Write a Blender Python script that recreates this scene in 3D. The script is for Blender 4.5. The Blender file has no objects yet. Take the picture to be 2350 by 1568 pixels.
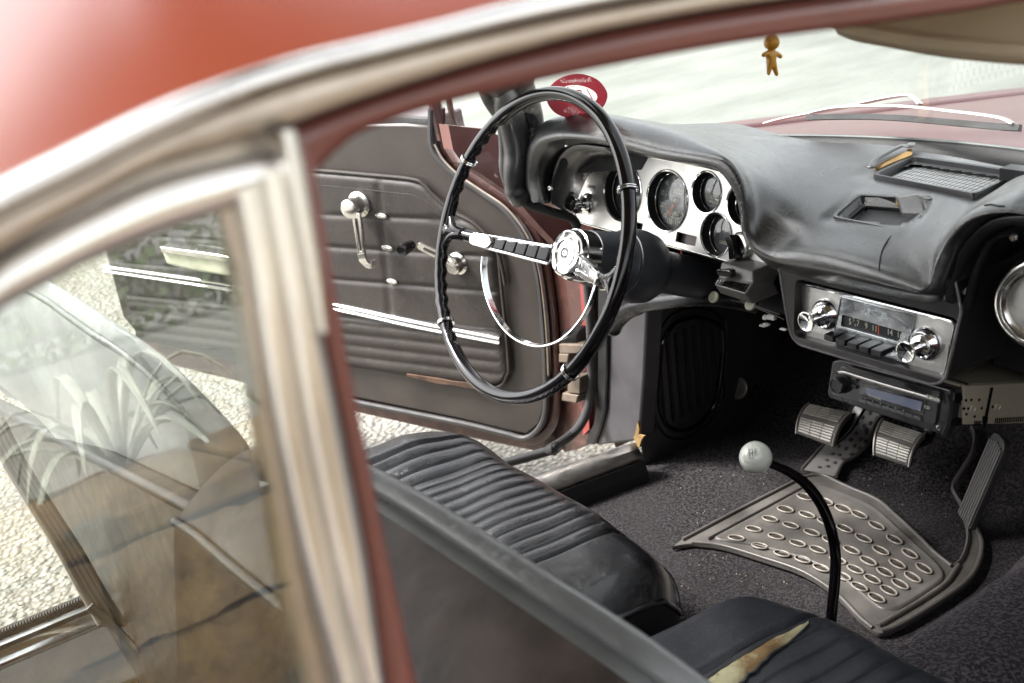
import bpy, bmesh, math, random
from mathutils import Vector as V, Matrix
from mathutils.bvhtree import BVHTree
random.seed(7)
rad = math.radians
SC = bpy.context.scene
COL = SC.collection

# ------------------------------------------------------------------ camera, light, exposure
F_PX = 2650.0
YAW, PITCH, ROLL = rad(58.6), rad(21.4), rad(-7.7)
FW = V((-math.sin(YAW) * math.cos(PITCH), math.cos(YAW) * math.cos(PITCH), -math.sin(PITCH)))
_r = FW.cross(V((0, 0, 1))).normalized()
_u = _r.cross(FW)
RT = math.cos(ROLL) * _r + math.sin(ROLL) * _u
UP = -math.sin(ROLL) * _r + math.cos(ROLL) * _u
CAM = V((0.83433, -0.79249, 1.27435))
cd = bpy.data.cameras.new('camera')
cam = bpy.data.objects.new('camera', cd)
COL.objects.link(cam)
cam.matrix_world = Matrix(((RT.x, UP.x, -FW.x, CAM.x), (RT.y, UP.y, -FW.y, CAM.y), (RT.z, UP.z, -FW.z, CAM.z), (0, 0, 0, 1)))
cd.sensor_width = 36
cd.lens = F_PX / 2350 * 36
cd.clip_start = 0.02
cd.clip_end = 500
cd.dof.use_dof = True
cd.dof.focus_distance = 1.55
cd.dof.aperture_fstop = 8.5
SC.camera = cam

SUN_TO = V((-0.42, -0.50, 0.76)).normalized()
w = bpy.data.worlds.new('World')
SC.world = w
w.use_nodes = True
wn = w.node_tree
sky = wn.nodes.new('ShaderNodeTexSky')
sky.sky_type = 'NISHITA'
sky.sun_disc = False
sky.sun_elevation = math.asin(SUN_TO.z)
sky.sun_rotation = math.atan2(SUN_TO.x, SUN_TO.y)
sky.air_density = 1.0
sky.dust_density = 3.0
sky.ozone_density = 0.6
hsv = wn.nodes.new('ShaderNodeHueSaturation')      # thin bright haze: a paler sky
hsv.inputs['Saturation'].default_value = 0.14
wn.links.new(sky.outputs[0], hsv.inputs['Color'])
wn.links.new(hsv.outputs[0], wn.nodes['Background'].inputs[0])
wn.nodes['Background'].inputs[1].default_value = 0.15
sd = bpy.data.lights.new('sun', 'SUN')
sd.energy = 2.4
sd.angle = rad(12)
sd.color = (1, .97, .93)
so = bpy.data.objects.new('sun', sd)
COL.objects.link(so)
so.rotation_euler = (-SUN_TO).to_track_quat('-Z', 'Y').to_euler()
so.location = (0, 0, 6)
SC.view_settings.view_transform = 'Standard'
SC.view_settings.look = 'None'
SC.view_settings.exposure = 2.0
SC.view_settings.gamma = 1.0
SC.cycles.max_bounces = 10
SC.cycles.diffuse_bounces = 7
SC.cycles.transparent_max_bounces = 12
SC.cycles.caustics_reflective = False
SC.cycles.caustics_refractive = False
SC.cycles.sample_clamp_indirect = 6
SC.cycles.use_denoising = True

# ------------------------------------------------------------------ measuring helpers (reference frame 2350 x 1568)
def ray(x, y):
    return FW + RT * ((x - 1175) / F_PX) - UP * ((y - 784) / F_PX)

def at(x, y, X=None, Y=None, Z=None, pl=None, bvh=None, off=0.0):
    q = ray(x, y)
    if X is not None: t = (X - CAM.x) / q.x
    elif Y is not None: t = (Y - CAM.y) / q.y
    elif Z is not None: t = (Z - CAM.z) / q.z
    elif pl is not None: t = (pl[0] - CAM).dot(pl[1]) / q.dot(pl[1])
    else:
        h = bvh.ray_cast(CAM, q.normalized())
        if h[0] is None:
            best = None
            for k in range(40):
                P = CAM + q * (.6 + .05 * k); nb = bvh.find_nearest(P)
                if nb[0] is not None and (best is None or nb[3] < best[3]): best = nb
            if best is None or best[3] > .08: raise ValueError('miss %s' % ((x, y),))
            print('near', (x, y), round(best[3], 4)); return best[0] + best[1] * off
        return h[0] + h[1] * off * (1 if h[1].dot(q) < 0 else -1)
    return CAM + q * t

def ats(pts, **k):
    return [at(p[0], p[1], **k) for p in pts]

def cr(pts, n=8, closed=False):
    """Catmull-Rom resampling."""
    pts = [V(p) for p in pts]
    N = len(pts)
    out = []
    for i in range(N if closed else N - 1):
        if closed: a, b, c, d = pts[(i - 1) % N], pts[i], pts[(i + 1) % N], pts[(i + 2) % N]
        else:
            a = pts[i - 1] if i > 0 else pts[0] * 2 - pts[1]
            b, c = pts[i], pts[i + 1]
            d = pts[i + 2] if i + 2 < N else pts[-1] * 2 - pts[-2]
        for k in range(n):
            t = k / n
            out.append(0.5 * ((2 * b) + (c - a) * t + (2 * a - 5 * b + 4 * c - d) * t * t + (3 * b - a - 3 * c + d) * t ** 3))
    if not closed: out.append(pts[-1].copy())
    return out

class Fr:
    """A local frame: origin, two in-plane axes, normal."""
    def __init__(s, o, ex, ey):
        s.o = V(o); s.x = V(ex).normalized()
        s.z = s.x.cross(V(ey)).normalized(); s.y = s.z.cross(s.x)
    def p(s, a, b, c=0.0): return s.o + s.x * a + s.y * b + s.z * c
    def inv(s, P): d = P - s.o; return (d.dot(s.x), d.dot(s.y), d.dot(s.z))
    def at(s, x, y, c=0.0): return s.inv(at(x, y, pl=(s.o + s.z * c, s.z)))[:2]
    def M(s, a=0, b=0, c=0):
        o = s.p(a, b, c)
        return Matrix(((s.x.x, s.y.x, s.z.x, o.x), (s.x.y, s.y.y, s.z.y, o.y), (s.x.z, s.y.z, s.z.z, o.z), (0, 0, 0, 1)))

class MB:
    def __init__(s): s.v = []; s.f = []; s.m = []
    def add(s, vs, fs, mi=0):
        b = len(s.v); s.v += [V(p) for p in vs]
        for f in fs: s.f.append(tuple(b + i for i in f)); s.m.append(mi)
    def grid(s, rows, mi=0, closeu=False, closev=False, skip=None):
        n = len(rows[0]); vs = [p for r in rows for p in r]; fs = []
        R = len(rows)
        for i in range(R if closev else R - 1):
            for j in range(n if closeu else n - 1):
                a = i * n + j; b = i * n + (j + 1) % n; c = ((i + 1) % R) * n + (j + 1) % n; d = ((i + 1) % R) * n + j
                if skip and skip(i, j): continue
                fs.append((a, b, c, d))
        s.add(vs, fs, mi)
    def box(s, fr, a0, a1, b0, b1, c0, c1, mi=0):
        P = [fr.p(a, b, c) for c in (c0, c1) for b in (b0, b1) for a in (a0, a1)]
        s.add(P, [(0, 2, 3, 1), (4, 5, 7, 6), (0, 1, 5, 4), (2, 6, 7, 3), (0, 4, 6, 2), (1, 3, 7, 5)], mi)
    def prism(s, pts, off, mi=0):
        pts = [V(p) for p in pts]; n = len(pts); off = V(off)
        s.add(pts + [p + off for p in pts], [tuple(range(n))[::-1], tuple(range(n, 2 * n))] + [(i, (i + 1) % n, n + (i + 1) % n, n + i) for i in range(n)], mi)
    def tube(s, pts, r, seg=12, closed=False, mi=0, flat=None, up=None, cap=True):
        """Round tube, or an elliptical/flat one: flat=(w,h) half sizes with up vector."""
        pts = [V(p) for p in pts]; n = len(pts); rows = []
        t0 = (pts[1] - pts[0]).normalized()
        u = V(up[0] if isinstance(up, list) else up) if up is not None else t0.orthogonal()
        for i, p in enumerate(pts):
            a = pts[(i - 1) % n] if (closed or i) else pts[0]
            b = pts[(i + 1) % n] if (closed or i < n - 1) else pts[-1]
            t = (b - a).normalized()
            u2 = V(up[i]) if isinstance(up, list) else (V(up) if up is not None else u)
            u2 = (u2 - t * u2.dot(t)).normalized()
            if up is None: u = u2
            wv = t.cross(u2)
            rr = r[i] if isinstance(r, (list, tuple)) else r
            if flat:
                rows.append([p + wv * (flat[0] * math.cos(q) * rr) + u2 * (flat[1] * math.sin(q) * rr) for q in [2 * math.pi * k / seg for k in range(seg)]])
            else:
                rows.append([p + wv * (rr * math.cos(q)) + u2 * (rr * math.sin(q)) for q in [2 * math.pi * k / seg for k in range(seg)]])
        base = len(s.v)
        s.grid(rows, mi, closeu=True, closev=closed)
        if not closed and cap:
            s.f.append(tuple(base + k for k in range(seg))[::-1]); s.m.append(mi)
            s.f.append(tuple(base + (n - 1) * seg + k for k in range(seg))); s.m.append(mi)
    def sweep(s, pts, prof, up, mi=0, closed=False):
        """Sweep a closed 2D profile [(side, up)] along pts with a fixed up vector (or list)."""
        pts = [V(p) for p in pts]; n = len(pts); rows = []
        for i, p in enumerate(pts):
            a = pts[(i - 1) % n] if (closed or i) else pts[0]
            b = pts[(i + 1) % n] if (closed or i < n - 1) else pts[-1]
            t = (b - a).normalized()
            u2 = V(up[i]) if isinstance(up, list) else V(up)
            u2 = (u2 - t * u2.dot(t)).normalized(); wv = t.cross(u2)
            rows.append([p + wv * x + u2 * y for x, y in prof])
        base = len(s.v); k = len(prof)
        s.grid(rows, mi, closeu=True, closev=closed)
        if not closed:
            s.f.append(tuple(base + j for j in range(k))[::-1]); s.m.append(mi)
            s.f.append(tuple(base + (n - 1) * k + j for j in range(k))); s.m.append(mi)
    def lathe(s, o, ax, prof, seg=32, mi=0, caps=True):
        """prof: [(radius, height along ax)]"""
        o = V(o); ax = V(ax).normalized(); x = ax.orthogonal().normalized(); y = ax.cross(x)
        rows = [[o + ax * h + (x * math.cos(q) + y * math.sin(q)) * r for q in [2 * math.pi * k / seg for k in range(seg)]] for r, h in prof]
        base = len(s.v)
        s.grid(rows, mi, closeu=True)
        if caps:
            s.f.append(tuple(base + j for j in range(seg))[::-1]); s.m.append(mi)
            s.f.append(tuple(base + (len(prof) - 1) * seg + j for j in range(seg))); s.m.append(mi)
    def ball(s, c, r, seg=24, rings=14, mi=0, sc=(1, 1, 1)):
        rows = []
        for i in range(rings + 1):
            t = math.pi * i / rings
            rr = max(math.sin(t), 1e-4)
            rows.append([V(c) + V((r * rr * math.cos(q) * sc[0], r * rr * math.sin(q) * sc[1], r * math.cos(t) * sc[2])) for q in [2 * math.pi * k / seg for k in range(seg)]])
        s.grid(rows, mi, closeu=True)
    def curve(s, cu, M, mi=0):
        o = bpy.data.objects.new('tmp', cu)
        me = bpy.data.meshes.new_from_object(o)
        b = len(s.v)
        s.v += [M @ v.co for v in me.vertices]
        for p in me.polygons: s.f.append(tuple(b + i for i in p.vertices)); s.m.append(mi)
        bpy.data.objects.remove(o); bpy.data.meshes.remove(me); bpy.data.curves.remove(cu)
    def plate(s, fr, outlines, t, c=0.0, mi=0, bev=0.0):
        """Flat plate with holes: outlines are 2D loops in the frame; thickness t below level c."""
        cu = bpy.data.curves.new('tmp', 'CURVE'); cu.dimensions = '2D'; cu.fill_mode = 'BOTH'
        cu.extrude = max(t / 2 - bev, 1e-5); cu.bevel_depth = bev; cu.bevel_resolution = 1; cu.offset = -bev
        for o in outlines:
            sp = cu.splines.new('POLY'); sp.points.add(len(o) - 1); sp.use_cyclic_u = True
            for i, p in enumerate(o): sp.points[i].co = (p[0], p[1], 0, 1)
        s.curve(cu, fr.M(0, 0, c - t / 2), mi)
    def text(s, fr, txt, size, a=0, b=0, c=0.0, t=0.0003, mi=0, sx=1.0, rot=0.0, mirror=False, bold=0.0):
        cu = bpy.data.curves.new('tmp', 'FONT'); cu.body = txt; cu.size = size
        cu.align_x = 'CENTER'; cu.align_y = 'CENTER'; cu.extrude = t / 2; cu.resolution_u = 3; cu.offset = bold
        M = fr.M(a, b, c) @ Matrix.Rotation(rot, 4, 'Z') @ Matrix.Diagonal((sx * (-1 if mirror else 1), 1, 1, 1))
        s.curve(cu, M, mi)
    def build(s, name, mats, parent=None, smooth=35, bevel=0, subsurf=0, solid=0, loc=None, label=None, bseg=2):
        me = bpy.data.meshes.new(name)
        L = V(loc) if loc is not None else (parent['_base'] if parent is not None and '_base' in parent else V((0, 0, 0)))
        L = V(L)
        me.from_pydata([v - L for v in s.v], [], s.f)
        mats = mats if isinstance(mats, (list, tuple)) else [mats]
        for m in mats: me.materials.append(m)
        me.polygons.foreach_set('material_index', s.m)
        me.update()
        bm = bmesh.new(); bm.from_mesh(me)
        bmesh.ops.recalc_face_normals(bm, faces=bm.faces); bm.to_mesh(me); bm.free()
        o = bpy.data.objects.new(name, me); COL.objects.link(o)
        if parent is not None:
            o.parent = parent
        if loc is not None: o.location = L
        if parent is not None and '_base' in parent: o['_base'] = tuple(L)
        if smooth:
            for p in me.polygons: p.use_smooth = True
            if smooth < 180: me.set_sharp_from_angle(angle=rad(smooth))
        if solid:
            md = o.modifiers.new('s', 'SOLIDIFY'); md.thickness = solid; md.offset = -1
        if bevel:
            md = o.modifiers.new('b', 'BEVEL'); md.width = bevel; md.segments = bseg; md.limit_method = 'ANGLE'; md.angle_limit = rad(40)
        if subsurf:
            md = o.modifiers.new('u', 'SUBSURF'); md.levels = subsurf; md.render_levels = subsurf
        if label: o['label'] = label
        return o

def text_loops(txt, size, a, b, sx=1.0, mirror=False):
    """Outline loops of lettering, to be cut out of a plate."""
    cu = bpy.data.curves.new('tmp', 'FONT'); cu.body = txt; cu.size = size; cu.align_x = 'CENTER'; cu.align_y = 'CENTER'; cu.resolution_u = 2
    o = bpy.data.objects.new('tmp', cu); me = bpy.data.meshes.new_from_object(o)
    bm = bmesh.new(); bm.from_mesh(me); bmesh.ops.remove_doubles(bm, verts=bm.verts, dist=1e-7)
    nx = {}
    for e in bm.edges:
        if len(e.link_faces) == 1:
            for v in e.verts: nx.setdefault(v.index, []).append(e.other_vert(v).index)
    bm.verts.ensure_lookup_table()
    out = []; seen = set()
    for s0 in list(nx):
        if s0 in seen: continue
        loop = [s0]; seen.add(s0); cur = s0
        while True:
            c = [k for k in nx[cur] if k not in seen]
            if not c: break
            cur = c[0]; seen.add(cur); loop.append(cur)
        if len(loop) > 2: out.append([(a + bm.verts[k].co.x * sx * (-1 if mirror else 1), b + bm.verts[k].co.y) for k in loop])
    bm.free(); bpy.data.objects.remove(o); bpy.data.meshes.remove(me); bpy.data.curves.remove(cu)
    return out
def circ(cx, cy, r, n=48, ry=None):
    ry = ry or r
    return [(cx + r * math.cos(2 * math.pi * k / n), cy + ry * math.sin(2 * math.pi * k / n)) for k in range(n)]
def rrect(x0, x1, y0, y1, r, n=6):
    out = []
    for cx, cy, a in ((x1 - r, y1 - r, 0), (x0 + r, y1 - r, 90), (x0 + r, y0 + r, 180), (x1 - r, y0 + r, 270)):
        for k in range(n + 1):
            q = rad(a + 90 * k / n); out.append((cx + r * math.cos(q), cy + r * math.sin(q)))
    return out
def quadround(P, r, n=5):
    """Round the corners of a 2D polygon."""
    out = []
    N = len(P)
    for i in range(N):
        p = V((P[i][0], P[i][1])); a = V(P[i - 1][:2]); b = V(P[(i + 1) % N][:2])
        ri = r[i] if isinstance(r, (list, tuple)) else r
        u = (a - p); v = (b - p)
        k = min(ri, u.length * .49, v.length * .49)
        s0 = p + u.normalized() * k; e0 = p + v.normalized() * k
        for j in range(n + 1):
            t = j / n
            q = s0 * (1 - t) ** 2 + p * 2 * t * (1 - t) + e0 * t * t
            out.append((q.x, q.y))
    return out

def empty(name, loc, label=None, cat=None, group=None):
    o = bpy.data.objects.new(name, None); COL.objects.link(o); o.location = loc
    o.empty_display_size = .05
    o['_base'] = tuple(loc)
    tag(o, label, cat, group)
    return o
def tag(o, label=None, cat=None, group=None, kind=None):
    if label: o['label'] = label
    if cat: o['category'] = cat
    if group: o['group'] = group
    if kind: o['kind'] = kind
    return o

# ------------------------------------------------------------------ materials
class NT:
    def __init__(s, name):
        s.m = bpy.data.materials.new(name); s.m.use_nodes = True
        s.t = s.m.node_tree; s.b = s.t.nodes['Principled BSDF']; s.out = s.t.nodes['Material Output']
        s.tc = s.t.nodes.new('ShaderNodeTexCoord')
    def n(s, ty, **k):
        o = s.t.nodes.new(ty)
        for a, b in k.items(): setattr(o, a, b)
        return o
    def L(s, a, b): s.t.links.new(a, b)
    def noise(s, sc, det=4, rough=.55, vec=None, dist=0, st=None):
        o = s.n('ShaderNodeTexNoise'); o.inputs['Scale'].default_value = sc; o.inputs['Detail'].default_value = det
        o.inputs['Roughness'].default_value = rough; o.inputs['Distortion'].default_value = dist
        v = vec or s.tc.outputs['Object']
        if st:
            mp = s.n('ShaderNodeMapping'); mp.inputs['Scale'].default_value = st; s.L(v, mp.inputs[0]); v = mp.outputs[0]
        s.L(v, o.inputs['Vector']); return o.outputs[0]
    def vor(s, sc, feat='F1', rnd=1.0, vec=None):
        o = s.n('ShaderNodeTexVoronoi'); o.feature = feat; o.inputs['Scale'].default_value = sc; o.inputs['Randomness'].default_value = rnd
        s.L(vec or s.tc.outputs['Object'], o.inputs['Vector']); return o.outputs[0]
    def ramp(s, f, stops, interp='LINEAR'):
        o = s.n('ShaderNodeValToRGB'); r = o.color_ramp; r.interpolation = interp
        while len(r.elements) < len(stops): r.elements.new(.5)
        for e, (p, c) in zip(r.elements, stops):
            e.position = p; e.color = (c, c, c, 1) if isinstance(c, (int, float)) else (*c, 1)
        s.L(f, o.inputs[0]); return o.outputs[0]
    def mix(s, f, a, b, mode='MIX'):
        o = s.n('ShaderNodeMix', data_type='RGBA', blend_type=mode)
        for i, x in ((0, f), (6, a), (7, b)):
            if isinstance(x, (int, float)) and i == 0: o.inputs[0].default_value = x
            elif isinstance(x, tuple): o.inputs[i].default_value = (*x, 1)
            else: s.L(x, o.inputs[i])
        return o.outputs[2]
    def math(s, op, a, b=0.5):
        o = s.n('ShaderNodeMath', operation=op)
        for i, x in ((0, a), (1, b)):
            if isinstance(x, (int, float)): o.inputs[i].default_value = x
            else: s.L(x, o.inputs[i])
        return o.outputs[0]
    def bump(s, h, st=.3, dist=.001, nrm=None):
        o = s.n('ShaderNodeBump'); o.inputs['Strength'].default_value = st; o.inputs['Distance'].default_value = dist
        s.L(h, o.inputs['Height'])
        if nrm: s.L(nrm, o.inputs['Normal'])
        s.L(o.outputs[0], s.b.inputs['Normal']); return o.outputs[0]
    def set(s, **k):
        for a, v in k.items():
            i = s.b.inputs[a.replace('_', ' ')]
            if isinstance(v, (int, float)): i.default_value = v
            elif isinstance(v, tuple): i.default_value = (*v, 1)
            else: s.L(v, i)
        return s

def simple(name, col, rough=.5, metal=0.0, var=.15, bump=0.0, bsc=400, coat=0.0, spec=.5):
    t = NT(name)
    n = t.noise(14, 5)
    dark = tuple(c * (1 - var) for c in col); lite = tuple(min(1, c * (1 + var)) for c in col)
    t.set(Base_Color=t.mix(t.ramp(n, [(.35, 0.0), (.65, 1.0)]), dark, lite), Metallic=metal, Coat_Weight=coat)
    t.b.inputs['Specular IOR Level'].default_value = spec
    rn = t.ramp(t.noise(30, 3), [(.3, max(0, rough - .06)), (.7, min(1, rough + .06))])
    t.L(rn, t.b.inputs['Roughness'])
    if bump: t.bump(t.noise(bsc, 3), bump, .001)
    return t.m

def vinyl(name, col, rough, grain=900, gst=.35, crease=0.0, cscale=55, crackcol=None, spec=.5, wr=0.0):
    """Leather-like vinyl: fine grain, optional crackle network with paler lines, soft wrinkles."""
    t = NT(name)
    base = t.mix(t.ramp(t.noise(9, 4), [(.35, 0.0), (.7, 1.0)]), tuple(c * .8 for c in col), tuple(c * 1.25 for c in col))
    g = t.vor(grain)
    h = t.math('MULTIPLY', g, .5)
    if crease:
        wv = t.n('ShaderNodeMix', data_type='VECTOR'); wv.inputs[0].default_value = .05
        nn = t.n('ShaderNodeTexNoise'); nn.inputs['Scale'].default_value = 25; t.L(t.tc.outputs['Object'], nn.inputs['Vector'])
        t.L(t.tc.outputs['Object'], wv.inputs[4]); t.L(nn.outputs['Color'], wv.inputs[5])
        e = t.vor(cscale, 'DISTANCE_TO_EDGE', 1.0, wv.outputs[1]); e2 = t.vor(cscale * 2.4, 'DISTANCE_TO_EDGE', 1.0, wv.outputs[1])
        msk = t.ramp(t.noise(11, 3), [(.42, 0.0), (.62, 1.0)])
        l1 = t.ramp(e, [(0, 1.0), (.035, 0.0)]); l2 = t.ramp(e2, [(0, .8), (.05, 0.0)])
        ln = t.math('MAXIMUM', t.math('MULTIPLY', l1, .8), t.math('MULTIPLY', l2, msk))
        ln = t.math('MULTIPLY', ln, t.ramp(t.noise(40, 4), [(.35, 0.1), (.65, 1.0)]))
        base = t.mix(t.math('MULTIPLY', ln, crease), base, crackcol or tuple(c * 4 for c in col))
        h = t.math('SUBTRACT', h, t.math('MULTIPLY', ln, 1.2))
    if wr: h = t.math('ADD', h, t.math('MULTIPLY', t.noise(60, 5, .6, dist=1.5), wr))
    t.set(Base_Color=base)
    t.b.inputs['Specular IOR Level'].default_value = spec
    t.L(t.ramp(t.noise(60, 4), [(.3, rough - .03), (.7, rough + .04)]), t.b.inputs['Roughness'])
    t.bump(h, gst, .0008)
    return t.m

def metal(name, col, rough, scr=0.0, dirt=0.0, aniso=None):
    t = NT(name)
    base = t.mix(t.ramp(t.noise(20, 6, .7), [(.5, 0.0), (.75, 1.0)]), col, tuple(c * (1 - dirt) for c in col))
    t.set(Base_Color=base, Metallic=1.0)
    t.L(t.ramp(t.noise(45, 6, .7), [(.35, rough), (.75, rough + .12 + dirt * .3)]), t.b.inputs['Roughness'])
    if aniso: t.bump(t.noise(300, 2, .5, st=aniso), .12, .0004)
    elif scr: t.bump(t.noise(160, 5, .7), scr, .0005)
    return t.m

def carpet(name, col, sc=260, st=1.0):
    t = NT(name)
    n1 = t.noise(sc, 2, .6, dist=.6); n2 = t.noise(sc * 2.4, 2, .7)
    base = t.mix(t.ramp(n1, [(.44, 0.0), (.60, 1.0)]), tuple(c * .15 for c in col), tuple(c * 2.6 for c in col))
    t.set(Base_Color=t.mix(t.ramp(t.noise(5, 4), [(.35, 0.0), (.65, 1.0)]), base, t.mix(.6, base, tuple(c * 1.3 for c in col))), Roughness=1.0)
    t.b.inputs['Specular IOR Level'].default_value = .15
    t.b.inputs['Sheen Weight'].default_value = .04
    t.bump(t.math('ADD', n1, t.math('MULTIPLY', n2, .5)), st, .004)
    return t.m

M = {}
M['dash'] = vinyl('dash_vinyl', (.013, .013, .0135), .30, 600, .30, .20, 170, (.035, .035, .036), 1.0, wr=.0)
M['seat'] = vinyl('seat_leather', (.006, .0065, .008), .24, 900, .45, .5, 190, (.09, .09, .10), 1.0, wr=.15)
M['seat'].node_tree.nodes['Principled BSDF'].inputs['Coat Weight'].default_value = .7; M['seat'].node_tree.nodes['Principled BSDF'].inputs['Coat Roughness'].default_value = .16
M['dash'].node_tree.nodes['Principled BSDF'].inputs['Coat Weight'].default_value = .35; M['dash'].node_tree.nodes['Principled BSDF'].inputs['Coat Roughness'].default_value = .25
M['seat2'] = vinyl('seat_leather_sheen', (.026, .029, .037), .32, 900, .4, .4, 150, (.16, .17, .19), .9, wr=.15)  # seat leather with a lighter base; its sheen is put into the colour
M['seatpanel'] = simple('seat_panel_vinyl', (.072, .057, .050), .40, var=.5, bump=.5, bsc=40)
M['seatsheen'] = vinyl('painted_sheen_vinyl', (.30, .31, .31), .34, 500, .3, .2, 40, (.4, .4, .4), .6, wr=.6)  # pale base stands in for sky sheen on the driver backrest
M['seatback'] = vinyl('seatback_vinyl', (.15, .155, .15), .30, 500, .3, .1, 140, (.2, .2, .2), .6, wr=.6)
M['doorv'] = vinyl('door_vinyl', (.036, .030, .026), .50, 900, .25, .35, 60, (.14, .125, .11), .4, wr=.35)
M['doorp'] = vinyl('door_paint', (.045, .037, .032), .42, 1400, .12, 0, 60, None, .5)
M['black'] = simple('black_plastic', (.012, .012, .014), .35, bump=.1, bsc=700)
M['gloss'] = simple('gloss_black', (.006, .005, .006), .12, var=.2)
M['matte'] = simple('matte_black', (.007, .007, .008), .7)
M['rubber'] = simple('grey_rubber', (.045, .043, .044), .6, bump=.5, bsc=500, var=.25)
M['matrub'] = simple('mat_rubber', (.098, .091, .084), .42, bump=.25, bsc=600, var=.35, spec=.4)
M['chrome'] = metal('chrome', (.88, .88, .88), .05, .02, .12)
M['chromeold'] = metal('worn_chrome', (.80, .78, .74), .14, .12, .25)
M['alu'] = metal('brushed_aluminium', (.70, .69, .665), .40, 0, .1, (1, 40, 40))
M['stain'] = simple('pale_trim_metal', (.80, .78, .73), .20, .8, var=.12)
M['staindk'] = metal('dull_trim_metal', (.50, .43, .36), .38, .1, .3)
M['sill'] = metal('scuffed_sill_metal', (.42, .40, .38), .34, .3, .45, (8, 1, 8))
M['hinge'] = simple('grimy_hinge_metal', (.13, .10, .075), .6, .2, var=.5)
M['zinc'] = simple('zinc_plate', (.50, .45, .34), .45, .3, var=.1)
M['cream'] = simple('cream_plastic', (.55, .54, .42), .35)
M['white'] = simple('white_ball_plastic', (.80, .82, .74), .12, var=.03, coat=.5)
M['ink'] = simple('black_ink', (.03, .03, .03), .5)
M['letter'] = simple('pale_lettering', (.62, .64, .52), .6)
M['wlet'] = simple('white_lettering', (.85, .85, .85), .6)
M['needle'] = simple('orange_needle', (.75, .12, .04), .5)
M['face'] = simple('dial_face', (.10, .105, .12), .4)
M['foam'] = simple('yellow_foam', (.26, .165, .06), .95, var=.5, bump=1.0, bsc=220)
M['foam2'] = simple('cream_foam', (.72, .64, .36), .9, var=.25, bump=.8, bsc=150)
M['yel'] = simple('amber_plastic', (.62, .30, .03), .35, var=.1)
M['carpet'] = carpet('loop_carpet', (.023, .0205, .022), 240, 1.0)
M['carpet2'] = carpet('cut_carpet', (.012, .0105, .0105), 520, .7)
M['visor'] = simple('tan_headliner', (.66, .56, .40), .8, var=.06, bump=.2, bsc=500)
M['web'] = None

def red_paint(name, col, col2, rough, rust=.0):
    t = NT(name)
    base = t.mix(t.ramp(t.noise(6, 5), [(.35, 0.0), (.7, 1.0)]), col, col2)
    if rust:
        base = t.mix(t.math('MULTIPLY', t.ramp(t.noise(26, 7, .7), [(.52, 0.0), (.62, 1.0)]), rust), base, (.10, .045, .03))
    t.set(Base_Color=base, Coat_Weight=.6, Roughness=rough)
    t.b.inputs['Coat Roughness'].default_value = .06
    t.bump(t.noise(9, 2), .08, .004)
    return t.m
M['roof'] = red_paint('orange_red_paint', (.150, .024, .008), (.135, .021, .007), .25)
_rb = M['roof'].node_tree.nodes['Principled BSDF']; _rb.inputs['Coat Weight'].default_value = 1.0; _rb.inputs['Coat IOR'].default_value = 1.85; _rb.inputs['Coat Roughness'].default_value = .20; _rb.inputs['IOR'].default_value = 1.5
M['red'] = red_paint('faded_red_paint', (.085, .012, .012), (.11, .022, .020), .40, .2)
M['red'].node_tree.nodes['Principled BSDF'].inputs['Coat Weight'].default_value = .3
M['redjamb'] = red_paint('rusty_red_jamb', (.036, .013, .010), (.07, .022, .017), .5, .9)
M['redbrown'] = red_paint('brown_red_paint', (.20, .060, .045), (.15, .052, .042), .45, .3)

def glass(name, refl=.10, tint=(.95, .97, .95)):
    t = NT(name)
    tr = t.n('ShaderNodeBsdfTransparent'); tr.inputs[0].default_value = (*tint, 1)
    gl = t.n('ShaderNodeBsdfGlossy'); gl.inputs['Roughness'].default_value = .015
    lw = t.n('ShaderNodeLayerWeight'); lw.inputs[0].default_value = .5
    fz = t.math('MULTIPLY', t.math('POWER', lw.outputs['Facing'], 5.0), .92)
    mx = t.n('ShaderNodeMixShader')
    t.L(t.math('MINIMUM', t.math('ADD', fz, refl + .04), 1.0), mx.inputs[0])
    t.L(tr.outputs[0], mx.inputs[1]); t.L(gl.outputs[0], mx.inputs[2]); t.L(mx.outputs[0], t.out.inputs[0])
    return t.m
M['glass'] = glass('clear_glass', -.01)
M['lens'] = glass('gauge_lens', .03)
M['side'] = glass('side_glass', .10, (.93, .95, .92))
M['disp'] = simple('display_panel', (.16, .18, .26), .18, var=.1)
# ------------------------------------------------------------------ ground and surroundings
def ground_mat():
    t = NT('pebbled_concrete')
    s1 = t.vor(70); s2 = t.vor(22); n = t.noise(1.3, 6)
    c = t.mix(t.ramp(s1, [(.15, 0.0), (.6, 1.0)]), (.44, .425, .375), (.18, .165, .14))
    c = t.mix(t.ramp(t.noise(9, 6, .65), [(.48, 0.0), (.66, .8)]), c, (.17, .16, .12))
    c = t.mix(t.ramp(n, [(.35, 0.0), (.65, 1.0)]), c, (.44, .43, .39), 'MIX')
    c2 = t.mix(.55, c, t.mix(t.ramp(s1, [(.15, 0.0), (.55, 1.0)]), (.47, .455, .40), (.12, .11, .09)))
    c2 = t.mix(t.math('MULTIPLY', t.ramp(t.noise(3.5, 7, .7), [(.45, 0.0), (.66, 1.0)]), .55), c2, (.20, .185, .15))
    c2 = t.mix(t.ramp(t.noise(55, 3, .6), [(.60, 0.0), (.66, 1.0)]), c2, (.09, .08, .06))
    sp = t.ramp(t.noise(30, 2), [(.70, 0.0), (.73, 1.0)])
    c2 = t.mix(sp, c2, (.40, .22, .15))
    t.set(Base_Color=c2, Roughness=.95)
    h = t.math('ADD', t.math('MULTIPLY', s1, -1.0), t.math('MULTIPLY', s2, -.5))
    t.bump(h, .9, .012)
    return t.m
mb = MB()
n = 24
mb.grid([[V((-60 + 120 * i / n, -60 + 120 * j / n, 0)) for i in range(n + 1)] for j in range(n + 1)])
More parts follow.
